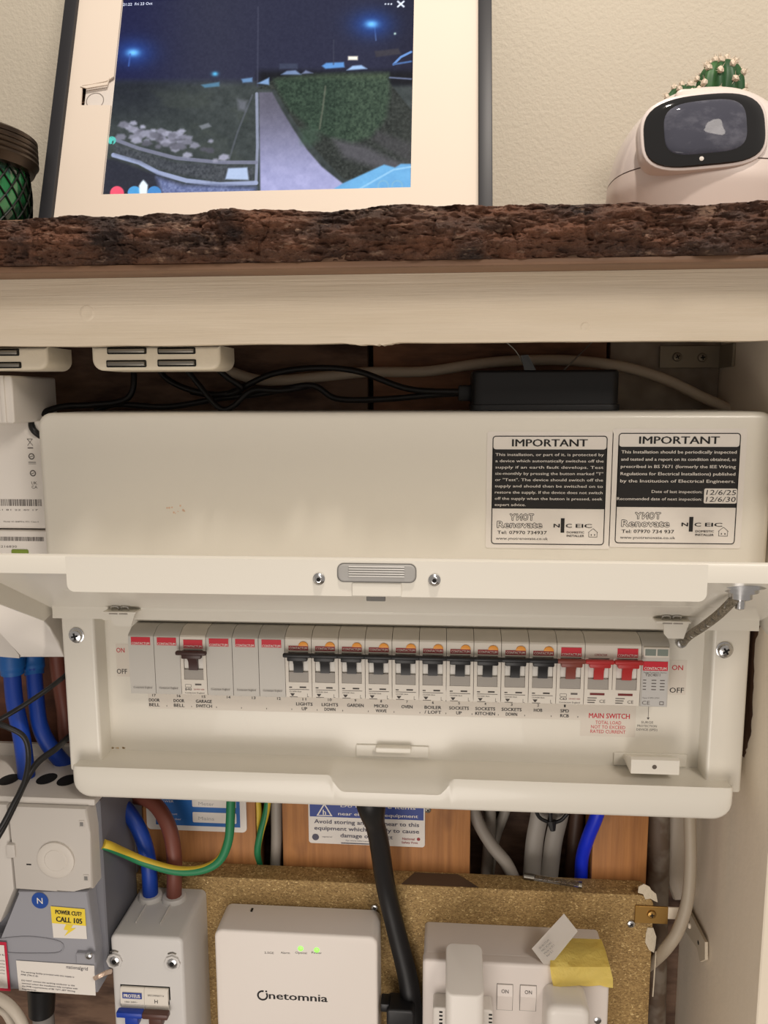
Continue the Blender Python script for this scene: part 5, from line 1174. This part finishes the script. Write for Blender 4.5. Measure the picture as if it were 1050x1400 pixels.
b = NB(); a = fl(168, 8, 6.5); c_ = fl(208, 8, 6.5); text(b, '21:22  Fri 23 Oct', a[0], a[1], 2.6, 6.5, w=(c_[0]-a[0]), align='l'); pr('clock_print', b, wt, tb, local=True)
# ------------------------------------------------------------------ robot camera
RX, RY, RZ = at(962, 200, 560)[0], 566, 101.2
rb = thing('desk_robot', 'white egg-shaped desk robot with oval black face on the right of the shelf', 'robot', (RX, RY, RZ))
rob = mat('robot_white_shell', (226, 214, 208), .3, coat=.3); rob2 = mat('robot_lower_shell', (230, 215, 206), .35)
Hh = 90
def rob_ring(b, z, k=1.0, seg=56):
    t = z/Hh; a = 58*(max(0, 1-max(0, (t-.22)/.80)**2.5))**.5*(1-.10*max(0, .3-t)/.3); d = a*.93; n_ = 2.5
    R = []
    for i in range(seg):
        q = 2*math.pi*i/seg; c_, s = math.cos(q), math.sin(q); rr = (abs(c_)**n_+abs(s)**n_)**(-1/n_)
        R.append(b.verts.new((RX+a*rr*c_*k, RY+d*rr*s*k, RZ+z)))
    return R
def shell(b, zs):
    Rr = [rob_ring(b, z) for z in zs]
    for p, q in zip(Rr, Rr[1:]):
        for i in range(len(p)): b.faces.new((p[i], p[(i+1) % len(p)], q[(i+1) % len(p)], q[i]))
    b.faces.new(Rr[0][::-1]); b.faces.new(Rr[-1])
b = NB(); shell(b, np.linspace(.2, 36, 14)); obj('lower_shell', b, rob2, rb, ang=60)
b = NB(); shell(b, np.concatenate([np.linspace(36.8, 72, 14), 72+17.4*np.sin(np.linspace(.1, 1.5, 14))])); obj('upper_shell', b, rob, rb, ang=60)
b = NB(); Rr = [rob_ring(b, 35.6, .996), rob_ring(b, 37.2, .996)]
for i in range(56): b.faces.new((Rr[0][i], Rr[0][(i+1) % 56], Rr[1][(i+1) % 56], Rr[1][i]))
obj('seam', b, mat('seam_brown', (90, 72, 66), .7), rb)  # thin dark brown line in the joint between the shells
# face: slightly convex oval plate tilted back with the shell
FY_ = RY-54; cxz = at(965, 178, FY_); tilt = math.radians(-7); roll = math.radians(4)
def face_obj(name, hw, hh, d0, d1, m, par, n_=3.2, dome=2.5, label=None, ox=0, oz=0, seg=56, x2=0):
    b = NB(); rows = []
    for s, d in ((1, d1), (1, d0+.4), (.985, d0), (.8, None), (.5, None), (.2, None)):
        R = []
        for i in range(seg):
            q = 2*math.pi*i/seg; c_, s_ = math.cos(q), math.sin(q); rr = (abs(c_)**n_+abs(s_)**n_)**(-1/n_)
            u, v = ox+hw*rr*c_*s, oz+hh*rr*s_*s; dd = d if d is not None else d0-dome*(1-s*s)
            dd += 5.5*(u/45)**2
            x_, z_ = u*math.cos(roll)-v*math.sin(roll), u*math.sin(roll)+v*math.cos(roll)
            R.append(b.verts.new((cxz[0]+x_, cxz[1]+dd*math.cos(tilt)-z_*math.sin(tilt), cxz[2]+z_*math.cos(tilt)+dd*math.sin(tilt))))
        rows.append(R)
    for p, q in zip(rows, rows[1:]):
        for i in range(seg): b.faces.new((p[i], p[(i+1) % seg], q[(i+1) % seg], q[i]))
    b.faces.new(rows[0][::-1]); b.faces.new(rows[-1]); return obj(name, b, m, par, ang=50, label=label)
face_obj('face_bezel', 36.6, 22.4, 0, 12, rob, rb, dome=0.2)
fg = face_obj('face_glass', 34.9, 20.7, -.8, 6, mat('black_face_glass', (10, 10, 12), .06, coat=1), rb, label='glossy black oval face')
dsp = face_obj('face_display', 23.5, 15.2, -3.0, 0, mat('dim_grey_display', (62, 62, 70), .05, emit=.45, mix=((96, 96, 104), (70, 70, 120), .45, .7, 5), spec=.25), fg, dome=2.4, n_=3.6, ox=-.5, oz=1)
x, _, z = at(961, 215, FY_-6); b = NB(); lathe(b, [(1.5, 0), (1.3, .5), (.1, .7)], (x, FY_-3.2, z), 'y', 14); obj('face_sensor', b, paper, fg)
x, _, z = at(951, 124, RY-30); b = NB(); rbox(b, x-12, x+11, RY-32, RY-8, RZ+76, z+1.0, 4, 2, which='1100'); obj('top_pad', b, rob2, rb)
# ------------------------------------------------------------------ cactus
cy_ = 660; cx_, _, cz_ = at(985, 104, cy_); R_ = abs(at(1018, 104, cy_)[0]-cx_)
ct = thing('potted_cactus', 'round green cactus with pale spine tufts behind the white robot', 'cactus', (cx_-8, cy_, 100.4))
b = NB(); lathe(b, [(24, 0), (27, 2), (33, 58), (34.5, 58), (34.5, 66), (31, 66), (30, 60), (.5, 58)], (cx_-8, cy_, 100.4), 'z', 36); obj('pot', b, mat('terracotta', (170, 104, 74), .8), ct)
grn = mat('cactus_green', (34, 76, 40), .5, mix=((58, 106, 54), S(60), .45, .7, 3))
tuft = mat('spine_wool', (224, 208, 188), .8)
def cac(cx, cy, cz, r, hgt, nrib):
    b = NB(); rows = []
    for t in np.linspace(0.02, math.pi-.02, 26):
        R = []
        for i in range(nrib*8):
            q = 2*math.pi*i/(nrib*8); rr = r*math.sin(t)**.9*(1+.09*math.cos(q*nrib)); R.append(b.verts.new((cx+rr*math.cos(q), cy+rr*math.sin(q), cz-hgt*math.cos(t))))
        rows.append(R)
    for p, q in zip(rows, rows[1:]):
        for i in range(len(p)): b.faces.new((p[i], p[(i+1) % len(p)], q[(i+1) % len(p)], q[i]))
    b.faces.new(rows[0][::-1]); b.faces.new(rows[-1]); st = obj('stem', b, grn, ct, ang=80)
    rd = random.Random(4)
    for k in range(nrib):
        for t in (1.15, 1.75, 2.3, 2.8):
            q = 2*math.pi*k/nrib; t2 = t+(.28 if k % 2 else 0)
            if t2 > 3.0: continue
            rr = r*math.sin(t2)**.9*1.1; p = Vector((cx+rr*math.cos(q), cy+rr*math.sin(q), cz-hgt*math.cos(t2)))
            nrm = Vector((math.cos(q)*math.sin(t2), math.sin(q)*math.sin(t2), -math.cos(t2))).normalized()
            b = NB(); bmesh.ops.create_icosphere(b, subdivisions=1, radius=r*.165)
            for v in b.verts: v.co = p+v.co*rd.uniform(.8, 1.25)
            for s in range(7):
                dr = (nrm+Vector((rd.uniform(-1, 1), rd.uniform(-1, 1), rd.uniform(-1, 1)))*.9).normalized(); cyl(b, p, p+dr*r*rd.uniform(.2, .36), r*.02, r*.004, 4)
            obj('spine_tuft', b, tuft, st, smooth=False)
cac(cx_, cy_, cz_-12, R_*.95, R_*1.32, 10)
x2, _, z2 = at(933, 139, cy_); cac(x2, cy_-2, z2-6, R_*.8, R_*.95, 9)
# ------------------------------------------------------------------ green jar
JY = 625; jx = at(40, 205, JY)[0]-62; zr = at(20, 170, JY)[2]
jr = thing('glass_lantern', 'dark green glass lantern with brown ribbed collar at the left edge', 'lantern', (jx, JY, 100.6))
colm = mat('brown_bronze_metal', (72, 60, 48), .35, .6)
zc_ = at(38, 210, JY-55)[2]+14
b = NB(); prof = []
for k in range(5): prof += [(60.5+.2*k, k*4.0), (61.8, k*4.0+1.2), (61.8, k*4.0+2.8), (60.5, k*4.0+3.8)]
lathe(b, [(52, -6), (58, -5)]+prof+[(58, 21), (50, 22)], (jx, JY, zc_-3), 'z', 64); obj('collar', b, colm, jr)
glz = [(0.0+38, 0), (44, 4), (50, 14), (53.5, 28), (54, 44), (52, zc_-100.6-8)]
gz = 112.0
b = NB(); G = [(30, 0), (40, 4), (48, 13), (53, 26), (54.5, 40), (54, 56), (52, max(60, zc_-gz-4))]; lathe(b, G, (jx, JY, gz), 'z', 56)
gm = mat('dark_green_glass', (44, 122, 70), .1, mix=((12, 46, 26), S(34), .40, .52, 2), coat=.5); obj('glass_bowl', b, gm, jr)
b = NB(); lathe(b, [(46, 0), (46, 3), (30, 7), (24, 12)], (jx, JY, 100.6), 'z', 40); obj('foot', b, mat('moss_green', (70, 96, 56), .6), jr)
b = NB()
def gr(z): 
    zs = [g_[1] for g_ in G]; rs = [g_[0] for g_ in G]; return float(np.interp(z, zs, rs))+.6
for k in range(26):
    for s in (1, -1):
        tube(b, [(jx+gr(z)*math.cos(2*math.pi*k/26+s*z*.016), JY+gr(z)*math.sin(2*math.pi*k/26+s*z*.016), gz+z) for z in np.linspace(4, G[-1][1], 12)], .8, 5, 0)
obj('wire_net', b, mat('black_net', (14, 18, 12), .4, .3), jr)
